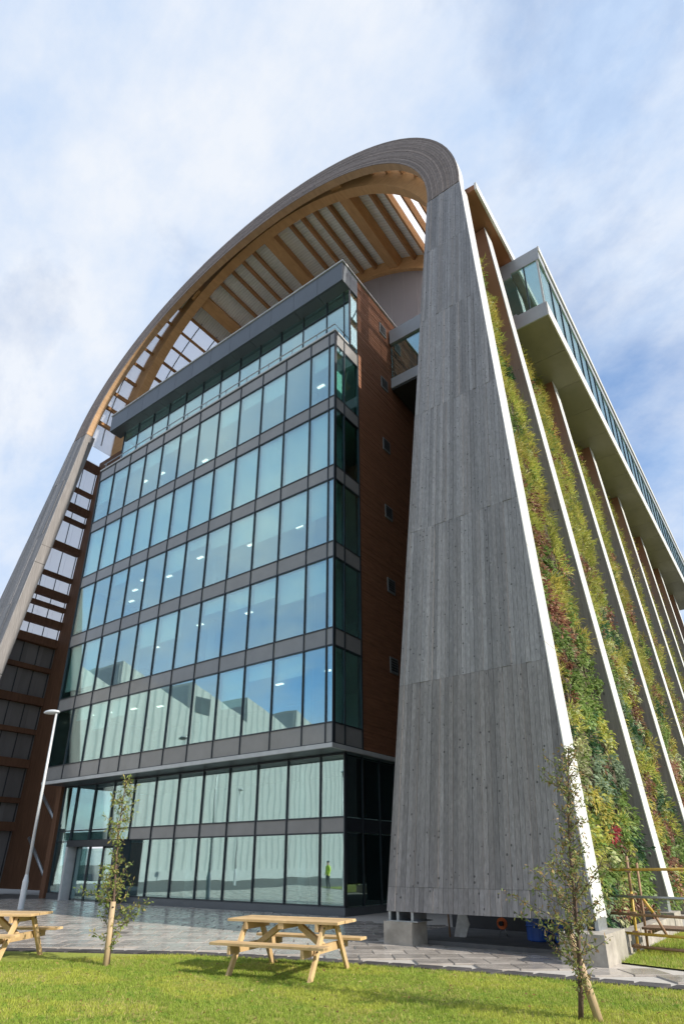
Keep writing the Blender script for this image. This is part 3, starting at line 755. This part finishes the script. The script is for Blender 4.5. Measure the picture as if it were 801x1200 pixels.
# ------------------------------------------------------------------ glazed corridor along the flank
pod = empty('glazed_corridor', (-5, 21, 23.8))
tag(pod, 'long grey glazed corridor box jutting out high above the planted flank', 'corridor')
PX0, PX1, PY1 = -6.3, -4.24, 62
box('roof_fascia', PX0, PX1, 21.0, 21.9, 27.30, 28.05, M['pale_fascia'], pod)
box('roof_fascia', PX0, PX1 - .02, 21.905, PY1, 27.32, 28.03, M['pale_fascia'], pod)
box('roof_edge', PX1 + .002, PX1 + .06, 21.0, PY1, 27.78, 28.08, M['capping'], pod)
box('sill_fascia', PX0, PX1 - .06, 21.0, 21.06, 23.82, 24.6, M['pale_fascia'], pod)
box('sill_edge', PX1 - .055, PX1, 21.0, PY1, 23.80, 24.58, M['capping'], pod)
for yy in np.arange(21.065, PY1 - .5, 2.4): box('underside_panel', PX0 + .01, PX1 - .06, yy, yy + 2.385, 23.81 + random.uniform(-.002, .002), 23.88, M['soffit'], pod)
box('underside_tray', PX0 + .01, PX1 - .065, 21.07, PY1, 23.885, 23.95, M['dark'], pod)
box('corridor_floor', PX0 + .02, PX1 - .1, 21.1, PY1, 24.3, 24.45, M['slab_int'], pod)
for x0, x1 in ((PX0, -5.02), (-4.98, PX1 - .06)): box('end_pane', x0 + .02, x1 - .02, 21.05, 21.08, 24.6, 27.29, M['glass'], pod)
box('mullion', -5.02, -4.98, 21.02, 21.12, 24.6, 27.3, M['mullion'], pod)
box('mullion', PX1 - .16, PX1 - .08, 21.02, 21.12, 24.6, 27.3, M['trim'], pod)
y = 21.15; k = 0
while y < PY1 - 1:
    box('corridor_pane', PX1 - .10, PX1 - .07, y + .03, y + 1.47, 24.6, 27.3, M['glass'], pod)
    box('mullion', PX1 - .12, PX1 - .03, y + 1.47, y + 1.53, 24.6, 27.3, M['mullion'], pod); y += 1.5
box('inner_wall', PX0 - .1, PX0 - .02, 21.3, PY1, 24.46, 27.3, M['core'], pod)
for yy in np.arange(26, 60, 3.0): box('downlight', -5.5, -5.2, yy, yy + .3, 27.27, 27.295, M['lit'], pod)

# ------------------------------------------------------------------ living walls between the fins
PALET = {
 'lime': [(.30, .30, .035), (.24, .27, .03), (.36, .33, .05), (.19, .24, .03)],
 'gold': [(.36, .29, .04), (.30, .26, .04), (.26, .27, .04)],
 'green': [(.10, .17, .03), (.13, .20, .04), (.08, .14, .025), (.17, .22, .05)],
 'dark': [(.03, .085, .03), (.045, .11, .04), (.025, .07, .03)],
 'blue': [(.13, .19, .11), (.17, .23, .14)],
 'red': [(.17, .065, .04), (.22, .10, .055), (.13, .05, .035), (.20, .13, .06)],
 'crimson': [(.30, .02, .035), (.24, .03, .04)],
 'pale': [(.34, .34, .18), (.26, .30, .12)],
}
def field(y, z, s):   # cheap smooth pattern
    return .5 + .25 * (math.sin(y * 1.7 * s + 1.3 * z * s + s * 9) + math.sin(z * .9 * s - y * .6 * s + s * 4))
def living_wall(idx, y0f, y1, ztop, dens, label):
    root = empty('living_wall', (XC + 15.6, y1 - 3, .5)); tag(root, label, 'green wall', 'planted bays along the flank')
    def wx(z): return XC + xo(z) - .42 - .015 * z
    zb = .5
    V = [(wx(zb), y0f(zb), zb), (wx(zb), y1, zb), (wx(ztop), y1, ztop), (wx(ztop), y0f(ztop), ztop)]
    V += [(x - .12, y, z) for x, y, z in V]
    obj('backing', V, [(0, 1, 2, 3), (7, 6, 5, 4), (0, 4, 5, 1), (1, 5, 6, 2), (2, 6, 7, 3), (3, 7, 4, 0)], M['soil'], root)
    P, D, N, L, Wd, C = [], [], [], [], [], []
    r = random.Random(100 + idx)
    sp = .34
    seeds = []
    zz0 = zb
    while zz0 < ztop + 1:
        yy0 = y0f(zb) - .5
        while yy0 < y1 + .8:
            sy, sz = yy0 + r.uniform(-.5, .5), zz0 + r.uniform(-.4, .4)
            hi = min(1, max(0, (sz - 6) / 7)); f = field(sy, sz, .55); g_ = field(sy + 31, sz, 1.1)
            if r.random() < hi * .8: sp_ = 'lime' if f + r.uniform(-.2, .2) > .40 else r.choice(['gold', 'gold', 'green', 'red'])
            elif f > .60: sp_ = r.choice(['red', 'red', 'green', 'gold'])
            elif f < .26: sp_ = r.choice(['blue', 'blue', 'green', 'lime']) if g_ > .5 else r.choice(['dark', 'green', 'green'])
            else: sp_ = r.choice(['green', 'green', 'lime', 'green', 'lime', 'dark', 'gold', 'red', 'pale'])
            seeds.append((sy, sz, sp_, r.uniform(-.06, .22), r.uniform(.72, 1.25))); yy0 += r.uniform(.8, 1.25)
        zz0 += .72
    SA = np.array([(q[0], q[1]) for q in seeds])
    z = zb + .1
    while z < ztop:
        y = y0f(z) + .1
        while y < y1 - .08:
            py, pz = y + r.uniform(-.16, .16), z + r.uniform(-.16, .16)
            hi = min(1, max(0, (pz - 6) / 7)); sd = seeds[int(np.argmin((SA[:, 0] - py) ** 2 + ((SA[:, 1] - pz) * 1.25) ** 2))]
            sp_ = sd[2] if r.random() < .86 else r.choice(['green', 'lime', 'pale', 'dark', 'red'])
            if idx == 0 and abs(py - 16.2) < .22 and abs(pz - 2.35) < .2: sp_ = 'crimson'
            grassy = sp_ in ('lime', 'gold') and (hi > .3 or r.random() < .4)
            rad = r.uniform(.20, .40) * (1.15 if grassy else 1) * (1.5 if r.random() < .06 else 1)
            base = np.array((wx(pz) + .02 + max(0, sd[3]), py, pz)); pal = PALET[sp_]; tone = sd[4] * r.uniform(.85, 1.15)
            nl = int(dens * (1.3 if grassy else 1) * r.uniform(.8, 1.2))
            for _ in range(nl):
                # outward hemisphere (+X), drooping
                th = r.uniform(0, 2 * math.pi); ph = math.acos(r.uniform(.1, 1))
                d = np.array((math.cos(ph), math.sin(ph) * math.cos(th), math.sin(ph) * math.sin(th)))
                s_ = r.uniform(.15, .62) * rad
                p = base + d * np.array((s_ * 1.1, s_, s_)); 
                if grassy:
                    dd = d + np.array((.2, r.uniform(-.4, .4), r.uniform(-.1, .55))); ll = r.uniform(.13, .28); ww = r.uniform(.016, .034)
                else:
                    dd = d * .75 + np.array((.3, r.uniform(-.5, .5), r.uniform(-.9, .1))); ll = r.uniform(.06, .15); ww = ll * r.uniform(.38, .66)
                P.append(p); D.append(dd); N.append((r.uniform(.2, 1), r.uniform(-.5, .5), r.uniform(.1, 1)))
                L.append(ll); Wd.append(ww); c_ = pal[r.randrange(len(pal))]; k_ = 1.38 * tone * r.uniform(.78, 1.15); m_ = sum(c_) / 3; C.append(tuple((q * .86 + m_ * .14) * k_ for q in c_))
            y += sp * r.uniform(.8, 1.2)
        z += sp * .9
    me = leaves('foliage', np.array(P), np.array(D), np.array(N), np.array(L), np.array(Wd), np.array(C), M['leaf'], bend=.22)
    o = link(bpy.data.objects.new('foliage', me), root); o['kind'] = 'stuff'
lead = lambda z: Y0 + K * z + .7
living_wall(0, lead, 18.75, 25.6, 42, 'first planted bay, nearest the grey arch, with reds and greens low down')
for i in range(5):
    living_wall(i + 1, (lambda y: (lambda z: y))(FY[i] + .6), FY[i + 1] - .05, 23.75, [34, 24, 17, 12, 10][i],
                ['second planted bay counting back from the grey arch, behind the scaffold', 'third planted bay counting back from the grey arch', 'fourth planted bay counting back from the grey arch', 'fifth planted bay counting back from the grey arch, narrow in view', 'sixth planted bay back from the grey arch, farthest and narrowest'][i])

prism('sun_block_panel', [(XC + xo(23.8) - 1.35, 23.2), (XC + xo(23.8) - 1.2, 23.2), (XC + xo(28) - 1.2, 28.2), (XC + xo(28) - 1.35, 28.2)], lambda a_, b_, d: (a_, d, b_), 18.9, 25.2, M['timber_fin'], hall)  # timber panel added above the second bay to block the sun
# ------------------------------------------------------------------ lamp posts
def lamp_post():
    r = empty('lamp_post')
    lathe('base_sleeve', [(.105, 0), (.105, .95), (.085, 1.05), (.06, 1.2)], M['lamp_paint'], r, 16)
    tube('shaft', [(0, 0, 1.15), (0, 0, 4.5), (0, 0, 7.35)], [.062, .052, .042], M['lamp_paint'], r, 12)
    V, F = [], []; n = 20
    for z, k in ((0, .55), (.03, .95), (.07, 1.0), (.12, .85), (.16, .45)):
        for i in range(n):
            t_ = 2 * math.pi * i / n; V.append((-.26 + .40 * k * math.cos(t_), .20 * k * math.sin(t_), 7.32 + z))
    for j in range(4):
        for i in range(n): F.append((j * n + i, j * n + (i + 1) % n, (j + 1) * n + (i + 1) % n, (j + 1) * n + i))
    F.append(tuple(4 * n + i for i in range(n)))
    hd = obj('lamp_head', V, F, M['lamp_paint'], r, smooth=True)
    V = [(-.26 + .21 * math.cos(2 * math.pi * i / n), .105 * math.sin(2 * math.pi * i / n), 7.317) for i in range(n)]
    V += [(x, y, z + .012) for x, y, z in V]
    obj('lens', V, [tuple(range(n - 1, -1, -1)), tuple(range(n, 2 * n))] + [(i, (i + 1) % n, (i + 1) % n + n, i + n) for i in range(n)], M['white_board'], hd)
    return r
lp = lamp_post(); lp.location = (-24.2, 12.9, 0); lp.rotation_euler = (0, 0, R(15))
tag(lp, 'slim pale grey lamp post with flat oval head beside the left picnic table', 'lamp post', 'lamp posts around the plaza')
for (x, y), lb in (((-38.8, -3.1), 'lamp post mirrored small in the middle of the ground-floor glazing'), ((-25.5, .1), 'lamp post mirrored in the right end of the ground-floor glazing')):
    c_ = copy_tree(lp); c_.location = (x, y, 0); c_.rotation_euler = (0, 0, R(200)); c_['label'] = lb

# ------------------------------------------------------------------ picnic tables
def picnic_table():
    r = empty('picnic_table'); L2 = .96
    def plank(name, x0, x1, y0, y1, z0, z1, par):
        b_ = .006; V, F = [], []
        xs = (x0, x0 + b_, x1 - b_, x1)
        for z, i_ in ((z0, 0), (z1 - b_, 0), (z1, b_)):
            V += [(x0 + i_, y0 + i_, z), (x1 - i_, y0 + i_, z), (x1 - i_, y1 - i_, z), (x0 + i_, y1 - i_, z)]
        F = [(3, 2, 1, 0)] + [(j * 4 + k, j * 4 + (k + 1) % 4, j * 4 + 4 + (k + 1) % 4, j * 4 + 4 + k) for j in range(2) for k in range(4)] + [(8, 9, 10, 11)]
        return obj(name, V, F, M['picnic'], par)
    for k in range(5):
        y = -.36 + k * .146; plank('tabletop_board', -L2 + random.uniform(-.008, .008), L2 + random.uniform(-.008, .008), y, y + .138, .705, .745, r)
    for s in (-1, 1):
        for k in range(2):
            y0 = s * (.56 + k * .135); y1 = y0 + s * .128
            plank('seat_board', -L2 + random.uniform(-.008, .008), L2 + random.uniform(-.008, .008), min(y0, y1), max(y0, y1), .415, .455, r)
    for e in (-1, 1):
        x = e * .68
        for s in (-1, 1):    # splayed legs
            V = []
            for xx in (x - .022, x + .022):
                V += [(xx, s * .27, .704), (xx, s * .16, .704), (xx, s * .62, 0.0), (xx, s * .73, 0.0)]
            F = [(0, 1, 2, 3), (7, 6, 5, 4), (0, 4, 5, 1), (1, 5, 6, 2), (2, 6, 7, 3), (3, 7, 4, 0)]
            obj('leg', V, F, M['picnic'], r)
        for yb, zb_ in ((-.5, .36), (.5, .36), (-.27, .65), (.27, .65)):
            tube('bolt', [(x + e * .02, yb, zb_), (x + e * .034, yb, zb_)], .014, M['rubber'], r, 8)
        box('seat_bearer', x - e * .068 - .022, x - e * .068 + .022, -.82, .82, .30, .414, M['picnic'], r)
        box('top_bearer', x - e * .068 - .022, x - e * .068 + .022, -.36, .36, .60, .704, M['picnic'], r)
        # inner brace from seat bearer up to the middle batten
        V, F = [], []; dxb = -e * .5
        p0, p1 = (x - e * .09, .36), (x - e * .09 - e * .44, .66)
        for y in (-.045, .045): V += [(p0[0], y, p0[1] - .05), (p0[0], y, p0[1] + .05), (p1[0], y, p1[1] + .05), (p1[0], y, p1[1] - .05)]
        obj('brace', V, [(0, 1, 2, 3), (7, 6, 5, 4), (0, 4, 5, 1), (1, 5, 6, 2), (2, 6, 7, 3), (3, 7, 4, 0)], M['picnic'], r)
    box('batten', -.045, .045, -.35, .35, .62, .704, M['picnic'], r)
    return r
pt = picnic_table(); pt.location = (-7.05, 8.2, .035); pt.rotation_euler = (0, 0, R(13))
tag(pt, 'pale pine picnic table on the lawn in front of the glass corner', 'picnic table', 'picnic tables on the lawn')
p2 = copy_tree(pt); p2.location = (-12.25, 6.0, .035); p2.rotation_euler = (0, 0, R(31))
p2['label'] = 'pine picnic table cut by the left edge of the picture, near the lamp post'

# ------------------------------------------------------------------ young trees
def young_tree(name, loc, height, nbr, spread, leaf_n, leaf_l, cols, label, seed, lean_xy=(0, 0), low=.12, shape=1.0, twig_r=.006):
    r_ = random.Random(seed); root = empty(name, loc); tag(root, label, 'tree', 'young staked trees on the lawn')
    bx, by, bz = loc
    V, F = [], []
    tp = [(bx + lean_xy[0] * t_ + .02 * math.sin(t_ * 7), by + lean_xy[1] * t_ + .02 * math.cos(t_ * 5), bz + height * t_) for t_ in np.linspace(0, 1, 9)]
    tube_vf(tp, [.030 * (1 - .82 * k / 8) for k in range(9)], V, F, 7)
    obj('trunk', V, F, M['bark'], root, smooth=True)
    BV, BF = [], []; P, D, N, L, Wd, C = [], [], [], [], [], []
    for k in range(nbr):
        t_ = low + (1 - low) * (k + r_.random()) / nbr
        ph = r_.uniform(0, 2 * math.pi); p0 = np.array([np.interp(t_, np.linspace(0, 1, 9), [q[c_] for q in tp]) for c_ in range(3)])
        env = (1 - t_) ** .5 * (0.62 + .38 * math.sin(t_ * 11 + seed)) * (.45 + .55 * min(1, t_ / .3)) * shape + .10
        ln = spread * env * r_.uniform(.6, 1.2)
        dirn = np.array((math.cos(ph), math.sin(ph), r_.uniform(.25, 1.0))); dirn /= np.linalg.norm(dirn)
        pts = [p0]; 
        for s in range(3):
            dirn = dirn + np.array((r_.uniform(-.25, .25), r_.uniform(-.25, .25), r_.uniform(-.1, .25))); dirn /= np.linalg.norm(dirn); pts.append(pts[-1] + dirn * ln / 3)
        tube_vf([tuple(p) for p in pts], [twig_r, twig_r * .75, twig_r * .55, twig_r * .3], BV, BF, 4)
        for _ in range(max(3, int(leaf_n * ln / spread))):
            s = r_.uniform(.15, 1) * 3; i0 = min(2, int(s)); p = pts[i0] + (pts[i0 + 1] - pts[i0]) * (s - i0)
            tw = np.array([r_.gauss(0, 1) for _ in range(3)]); tw /= np.linalg.norm(tw)
            p2_ = p + tw * r_.uniform(.0, .045)
            P.append(p2_); D.append(tw + np.array((0, 0, r_.uniform(-.5, .4)))); N.append([r_.gauss(0, 1) for _ in range(3)])
            l_ = leaf_l * r_.uniform(.6, 1.25); L.append(l_); Wd.append(l_ * r_.uniform(.3, .5))
            c_ = r_.choice(cols); k_ = r_.uniform(.7, 1.3); C.append(tuple(q * k_ for q in c_))
    obj('branch', BV, BF, M['bark'], root)
    me = leaves('crown', np.array(P), np.array(D), np.array(N), np.array(L), np.array(Wd), np.array(C), M['leaf'], bend=.1)
    o = link(bpy.data.objects.new('crown', me), root); o['kind'] = 'stuff'
    return root
GREENS = [(.20, .26, .065), (.27, .31, .085), (.15, .21, .055), (.34, .29, .10)]
t1 = young_tree('young_tree', (-9.98, 6.96, .03), 3.0, 74, .70, 50, .07, GREENS, 'bushy green young tree with a short pale stake between the picnic tables', 5, lean_xy=(-.17, 0), low=.06)
st = tube('stake', [(-9.9, 6.88, 0), (-9.99, 6.93, .98)], [.045, .045], M['stake'], t1, 10)
tube('tree_tie', [(-10.06, 6.9, .9), (-9.97, 6.98, .9), (-9.93, 6.9, .9), (-10.06, 6.9, .9)], .012, M['rubber'], t1, 6)
t2 = young_tree('young_tree', (-2.5, 7.71, .03), 2.85, 110, .78, 58, .055, [(.19, .23, .075), (.27, .25, .09), (.34, .22, .10), (.16, .20, .07), (.24, .26, .09)], 'sparse brownish young tree with a leaning stake in front of the grey arch foot', 23, lean_xy=(.26, 0), low=.08, shape=1.1, twig_r=.006)
tube('stake', [(-2.33, 7.82, 0), (-2.555, 7.88, .86)], [.047, .045], M['stake'], t2, 10)
lathe('stake_cap', [(.05, 0), (.05, .05), (.03, .06)], M['rubber'], t2, 10, (-2.555, 7.88, .84))

# ------------------------------------------------------------------ scaffold handrail, drums and site clutter
sf = empty('scaffold_frame', (-3.2, 13.8, 0)); tag(sf, 'low scaffold tube frame in yellow and grey beside the planted flank', 'scaffold')
def stube(name, p, q, mat, r=.026): return tube(name, [p, q], r, M[mat], sf, 10)
stube('upright', (-3.22, 13.8, 0), (-3.17, 13.8, 1.08), 'yellow_tube'); stube('upright', (-3.17, 13.8, 1.08), (-3.15, 13.8, 1.72), 'rust_tube')
stube('upright', (-3.28, 14.9, 0), (-3.22, 14.9, 1.6), 'rust_tube'); stube('upright', (-1.2, 13.8, 0), (-1.2, 13.8, 1.7), 'rust_tube'); stube('upright', (-1.2, 14.9, 0), (-1.2, 14.9, 1.6), 'rust_tube')
stube('ledger', (-3.5, 13.74, 1.47), (-.9, 13.74, 1.50), 'yellow_tube'); stube('ledger', (-3.6, 13.74, 1.0), (-.9, 13.74, .96), 'steel')
stube('ledger', (-3.6, 13.74, .69), (-.9, 13.74, .64), 'rust_tube'); stube('ledger', (-3.42, 13.74, .36), (-.9, 13.74, .31), 'yellow_tube'); stube('ledger', (-3.3, 13.74, .14), (-.9, 13.74, .08), 'rust_tube')
stube('brace', (-3.02, 13.86, 1.0), (-2.85, 13.86, .72), 'yellow_tube'); stube('brace', (-2.85, 13.86, .72), (-2.68, 13.86, .34), 'rust_tube')
for z, p in ((1.47, -3.16), (1.0, -3.175), (.69, -3.185), (.36, -3.2), (.14, -3.21)): box('coupler', p - .05, p + .05, 13.72, 13.83, z - .04, z + .04, M['rust_tube'], sf)
for k in range(3): box('plank', -3.15, -.9, 14.05 + k * .235, 14.27 + k * .235, .405 + random.uniform(-.004, .004), .445, M['plank'], sf)
for k, x in enumerate((-3.0, -1.3)): box('plank_support', x - .03, x + .03, 13.95, 14.95, .34, .40, M['rust_tube'], sf)
def drum(loc, lab):
    r_ = lathe('blue_drum', [(.255, 0), (.27, .02), (.27, .26), (.285, .28), (.27, .30), (.27, .56), (.285, .58), (.27, .60), (.27, .84), (.25, .87), (.22, .87), (.22, .85)], M['blue_plastic'], None, 28, loc)
    tag(r_, lab, 'drum', 'blue drums under the arch')
drum((-5.15, 14.0, .093), 'blue plastic drum under the arch foot, the left one of two')
drum((-4.55, 13.95, .093), 'blue plastic drum under the arch foot, nearer the concrete footing')
rl = empty('cable_reel', (-6.1, 14.3, .35)); tag(rl, 'small orange cable reel hanging in the dark below the arch', 'cable reel')
for r0, nm in ((.12, 'flange'), (.05, 'hub')):
    o = lathe(nm, [(r0, 0), (r0, .03 if nm == 'flange' else .06)], M['orange_plastic'] if nm == 'flange' else M['rubber'], rl, 20); o.matrix_basis = Matrix.Translation((-6.1, 14.3 if nm == 'flange' else 14.26, .35)) @ Matrix.Rotation(R(90), 4, 'X')
tube('stand', [(-6.2, 14.3, .09), (-6.1, 14.3, .35), (-6.0, 14.3, .09)], .012, M['steel'], rl, 6)
tag(prism('board_offcut', [(0, 0), (.28, 0), (.34, .25), (.22, .52), (.05, .5)], lambda a_, b_, d: (-6.95 + a_, 13.6 + d + b_ * .35, .095 + b_), 0, .025, M['white_board']), 'torn white board offcut leaning in the dark below the arch', 'board')
tag(tube('steel_prop', [(-7.0, 13.5, .09), (-7.05, 13.55, .75)], .02, M['rust_tube'], None, 8), 'thin steel prop beside the white offcut below the arch', 'prop')

# ------------------------------------------------------------------ sawtooth warehouse and walker, seen only as reflections
wh = empty('sawtooth_warehouse', (-56, -25, 0)); tag(wh, 'white ribbed sawtooth warehouse mirrored in the lower glazing', 'building')
wx0 = -50; teeth = 9; pit = 8.6; ytop = 9.0; zr, zv = 19.6, 16.6
pq = [(ytop, 0)]
for k in range(teeth): pq += [(ytop - k * pit, zr), (ytop - (k + 1) * pit + .02, zv)]
pq += [(ytop - teeth * pit, 0)]
prism('ribbed_wall', pq, lambda a_, b_, d: (d, a_, b_), wx0 - 26, wx0, M['ribbed'], wh)
for k in range(1, teeth):
    y = ytop - k * pit
    box('north_light', wx0 - 25.9, wx0 - .4, y + .003, y + .05, zv + .5, zr - .3, M['pale_fascia'], wh)
    if k in (2, 5): box('high_window', wx0 + .003, wx0 + .06, y - 2.6, y - .6, zv - .2, zv + 1.5, M['fascia'], wh)
box('plinth', wx0 - 26.1, wx0 + .12, ytop - teeth * pit - .1, ytop + .1, 0, .9, M['trim'], wh)
# walker in hi-vis
def person(loc, rz):
    root = empty('person', loc); tag(root, 'person in a hi-vis jacket and dark trousers mirrored in the lower right glazing', 'person')
    J = {'pel': (0, 0, .95), 'sp': (0, 0, 1.2), 'ch': (0, 0, 1.42), 'nk': (0, .0, 1.53), 'hd': (0, -.02, 1.66), 'tp': (0, -.01, 1.76),
         'hl': (.10, 0, .9), 'kl': (.11, -.06, .5), 'al': (.11, .03, .09), 'tl': (.12, -.13, .04), 'hr': (-.10, 0, .9), 'kr': (-.11, -.02, .5), 'ar': (-.11, .10, .1), 'tr': (-.12, -.05, .04),
         'sl': (.19, 0, 1.43), 'el': (.25, .03, 1.17), 'wl': (.24, -.08, .94), 'gl': (.24, -.11, .85), 'sr': (-.19, 0, 1.43), 'er': (-.25, .03, 1.17), 'wr': (-.24, -.08, .94), 'gr': (-.24, -.11, .85)}
    Rr = {'pel': .15, 'sp': .15, 'ch': .17, 'nk': .06, 'hd': .10, 'tp': .075, 'h': .095, 'k': .065, 'a': .045, 't': .04, 's': .075, 'e': .05, 'w': .036, 'g': .04}
    E = [('pel', 'sp'), ('sp', 'ch'), ('ch', 'nk'), ('nk', 'hd'), ('hd', 'tp')] + [(a_ + s, b_ + s) for s in 'lr' for a_, b_ in (('h', 'k'), ('k', 'a'), ('a', 't'), ('s', 'e'), ('e', 'w'), ('w', 'g'))] + [('pel', 'hl'), ('pel', 'hr'), ('ch', 'sl'), ('ch', 'sr')]
    ks = list(J); me = bpy.data.meshes.new('body')
    me.from_pydata([J[k] for k in ks], [(ks.index(a_), ks.index(b_)) for a_, b_ in E], [])
    o = bpy.data.objects.new('body', me); COL.objects.link(o)
    sk = o.modifiers.new('skin', 'SKIN'); sub = o.modifiers.new('sub', 'SUBSURF'); sub.levels = sub.render_levels = 2
    for k, sv_ in zip(ks, me.skin_vertices[0].data):
        rr = Rr.get(k, Rr.get(k[0], .05)); sv_.radius = (rr, rr * .8); sv_.use_root = k == 'pel'
    dg = bpy.context.evaluated_depsgraph_get(); me2 = bpy.data.meshes.new_from_object(o.evaluated_get(dg)); bpy.data.objects.remove(o)
    for mm in (M['hivis'], M['trousers'], M['skin']): me2.materials.append(mm)
    for p in me2.polygons:
        z = p.center.z; p.material_index = 2 if z > 1.52 or (abs(p.center.x) > .2 and z < .93) else (0 if z > .86 else 1); p.use_smooth = True
    b_ = bpy.data.objects.new('body', me2); link(b_, root); b_.matrix_parent_inverse = Matrix.Identity(4)
    # hair cap
    V, F = [], []
    for i in range(5):
        ph = i / 4 * math.pi * .5
        for k in range(12): V.append((.098 * math.cos(ph) * math.cos(k * math.pi / 6), .01 + .105 * math.cos(ph) * math.sin(k * math.pi / 6), 1.69 + .115 * math.sin(ph)))
    for i in range(4):
        for k in range(12): F.append((i * 12 + k, i * 12 + (k + 1) % 12, i * 12 + 12 + (k + 1) % 12, i * 12 + 12 + k))
    h_ = obj('hair', V, F, M['trousers'], None, True); h_.parent = root
    root.rotation_euler = (0, 0, rz)
person((-27.4, -.8, 0), R(200))

# ------------------------------------------------------------------ grass
def grass(name, n, sampler, zb, seed, hmin, hmax, label):
    g_ = np.random.default_rng(seed); x, y = sampler(g_, n); n = len(x)
    th = g_.uniform(0, 2 * np.pi, n); hh = g_.uniform(hmin, hmax, n); lean_ = g_.uniform(.0, .9, n) * hh; lt = g_.uniform(0, 2 * np.pi, n); w_ = g_.uniform(.003, .0065, n)
    P = np.stack([x, y, np.full(n, zb)], 1); S_ = np.stack([np.cos(th), np.sin(th), np.zeros(n)], 1) * w_[:, None]
    T = P + np.stack([np.cos(lt) * lean_, np.sin(lt) * lean_, hh], 1)
    V = np.stack([P - S_, P + S_, T], 1).reshape(-1, 3)
    patch = .5 + .25 * np.sin(x * 2.3 + np.sin(y * 1.9) * 2) + .25 * np.sin(y * 3.1 - x * .9)
    fine = np.sin(x * 7.1 + 2 * np.sin(y * 4.3)) * np.sin(y * 8.7 + 1.5 * np.sin(x * 5.9)) + .6 * np.sin(x * 17 + y * 11) * np.sin(y * 19 - x * 7)
    base = np.where(patch[:, None] > .55, np.array([[.41, .45, .075]]), np.array([[.30, .385, .06]]))
    dry = g_.random(n) < .06 + .16 * (np.sin(x * 1.3 + y * 2.1) * np.sin(y * 1.7 - x * .8) > .45); base[dry] = (.5, .42, .17)
    worn = fine > .78; base[worn] = base[worn] * .5 + np.array([[.24, .19, .08]]); hh = np.where(worn, hh * .55, hh * (1 + .35 * np.clip(fine, -1, .6)))
    lush = fine < -.75; base[lush] = base[lush] * np.array([[.62, .8, .6]])
    T = P + np.stack([np.cos(lt) * lean_, np.sin(lt) * lean_, hh], 1); V = np.stack([P - S_, P + S_, T], 1).reshape(-1, 3)
    C = base * g_.uniform(.65, 1.3, n)[:, None]
    me = fast_mesh(name, V, np.arange(n * 3).reshape(n, 3), M['blade'], np.repeat(C, 3, 0), tri=True)
    o = link(bpy.data.objects.new(name, me)); tag(o, label, 'grass', kind='stuff')
def s_lawn(g_, n):
    d = 4.6 + 8.5 * g_.random(n) ** .8; an = R(36.4) + g_.uniform(-R(33), R(33), n)
    x, y = -np.sin(an) * d, np.cos(an) * d; k = (y < np.interp(x, ex, ey) + .02); return x[k], y[k]
grass('lawn_grass', 330000, s_lawn, .028, 3, .018, .05, 'short sunlit green lawn grass in the foreground')
def s_bed(g_, n):
    x = g_.uniform(-3.22, 1.5, n); y = 11.8 + 9 * g_.random(n); k = y > path_back(x) + .02; return x[k], y[k]
grass('bed_grass', 60000, s_bed, .028, 4, .03, .09, 'longer grass in the bed around the scaffold')

# ------------------------------------------------------------------ fallen leaves on the lawn
gl_ = np.random.default_rng(77); fx, fy = s_lawn(gl_, 520); n_ = len(fx)
me = leaves('fallen_leaves', np.stack([fx, fy, np.full(n_, .062) + gl_.uniform(0, .012, n_)], 1), np.stack([gl_.normal(size=n_), gl_.normal(size=n_), gl_.normal(size=n_) * .25], 1), np.stack([gl_.normal(size=n_) * .3, gl_.normal(size=n_) * .3, np.ones(n_)], 1), gl_.uniform(.03, .07, n_), gl_.uniform(.018, .04, n_), np.array([(.30, .17, .06), (.40, .26, .10), (.20, .11, .05), (.46, .38, .16)])[gl_.integers(0, 4, n_)], M['leaf'], bend=.1)
tag(link(bpy.data.objects.new('fallen_leaves', me)), 'scattered brown fallen leaves on the lawn', 'leaves', kind='stuff')
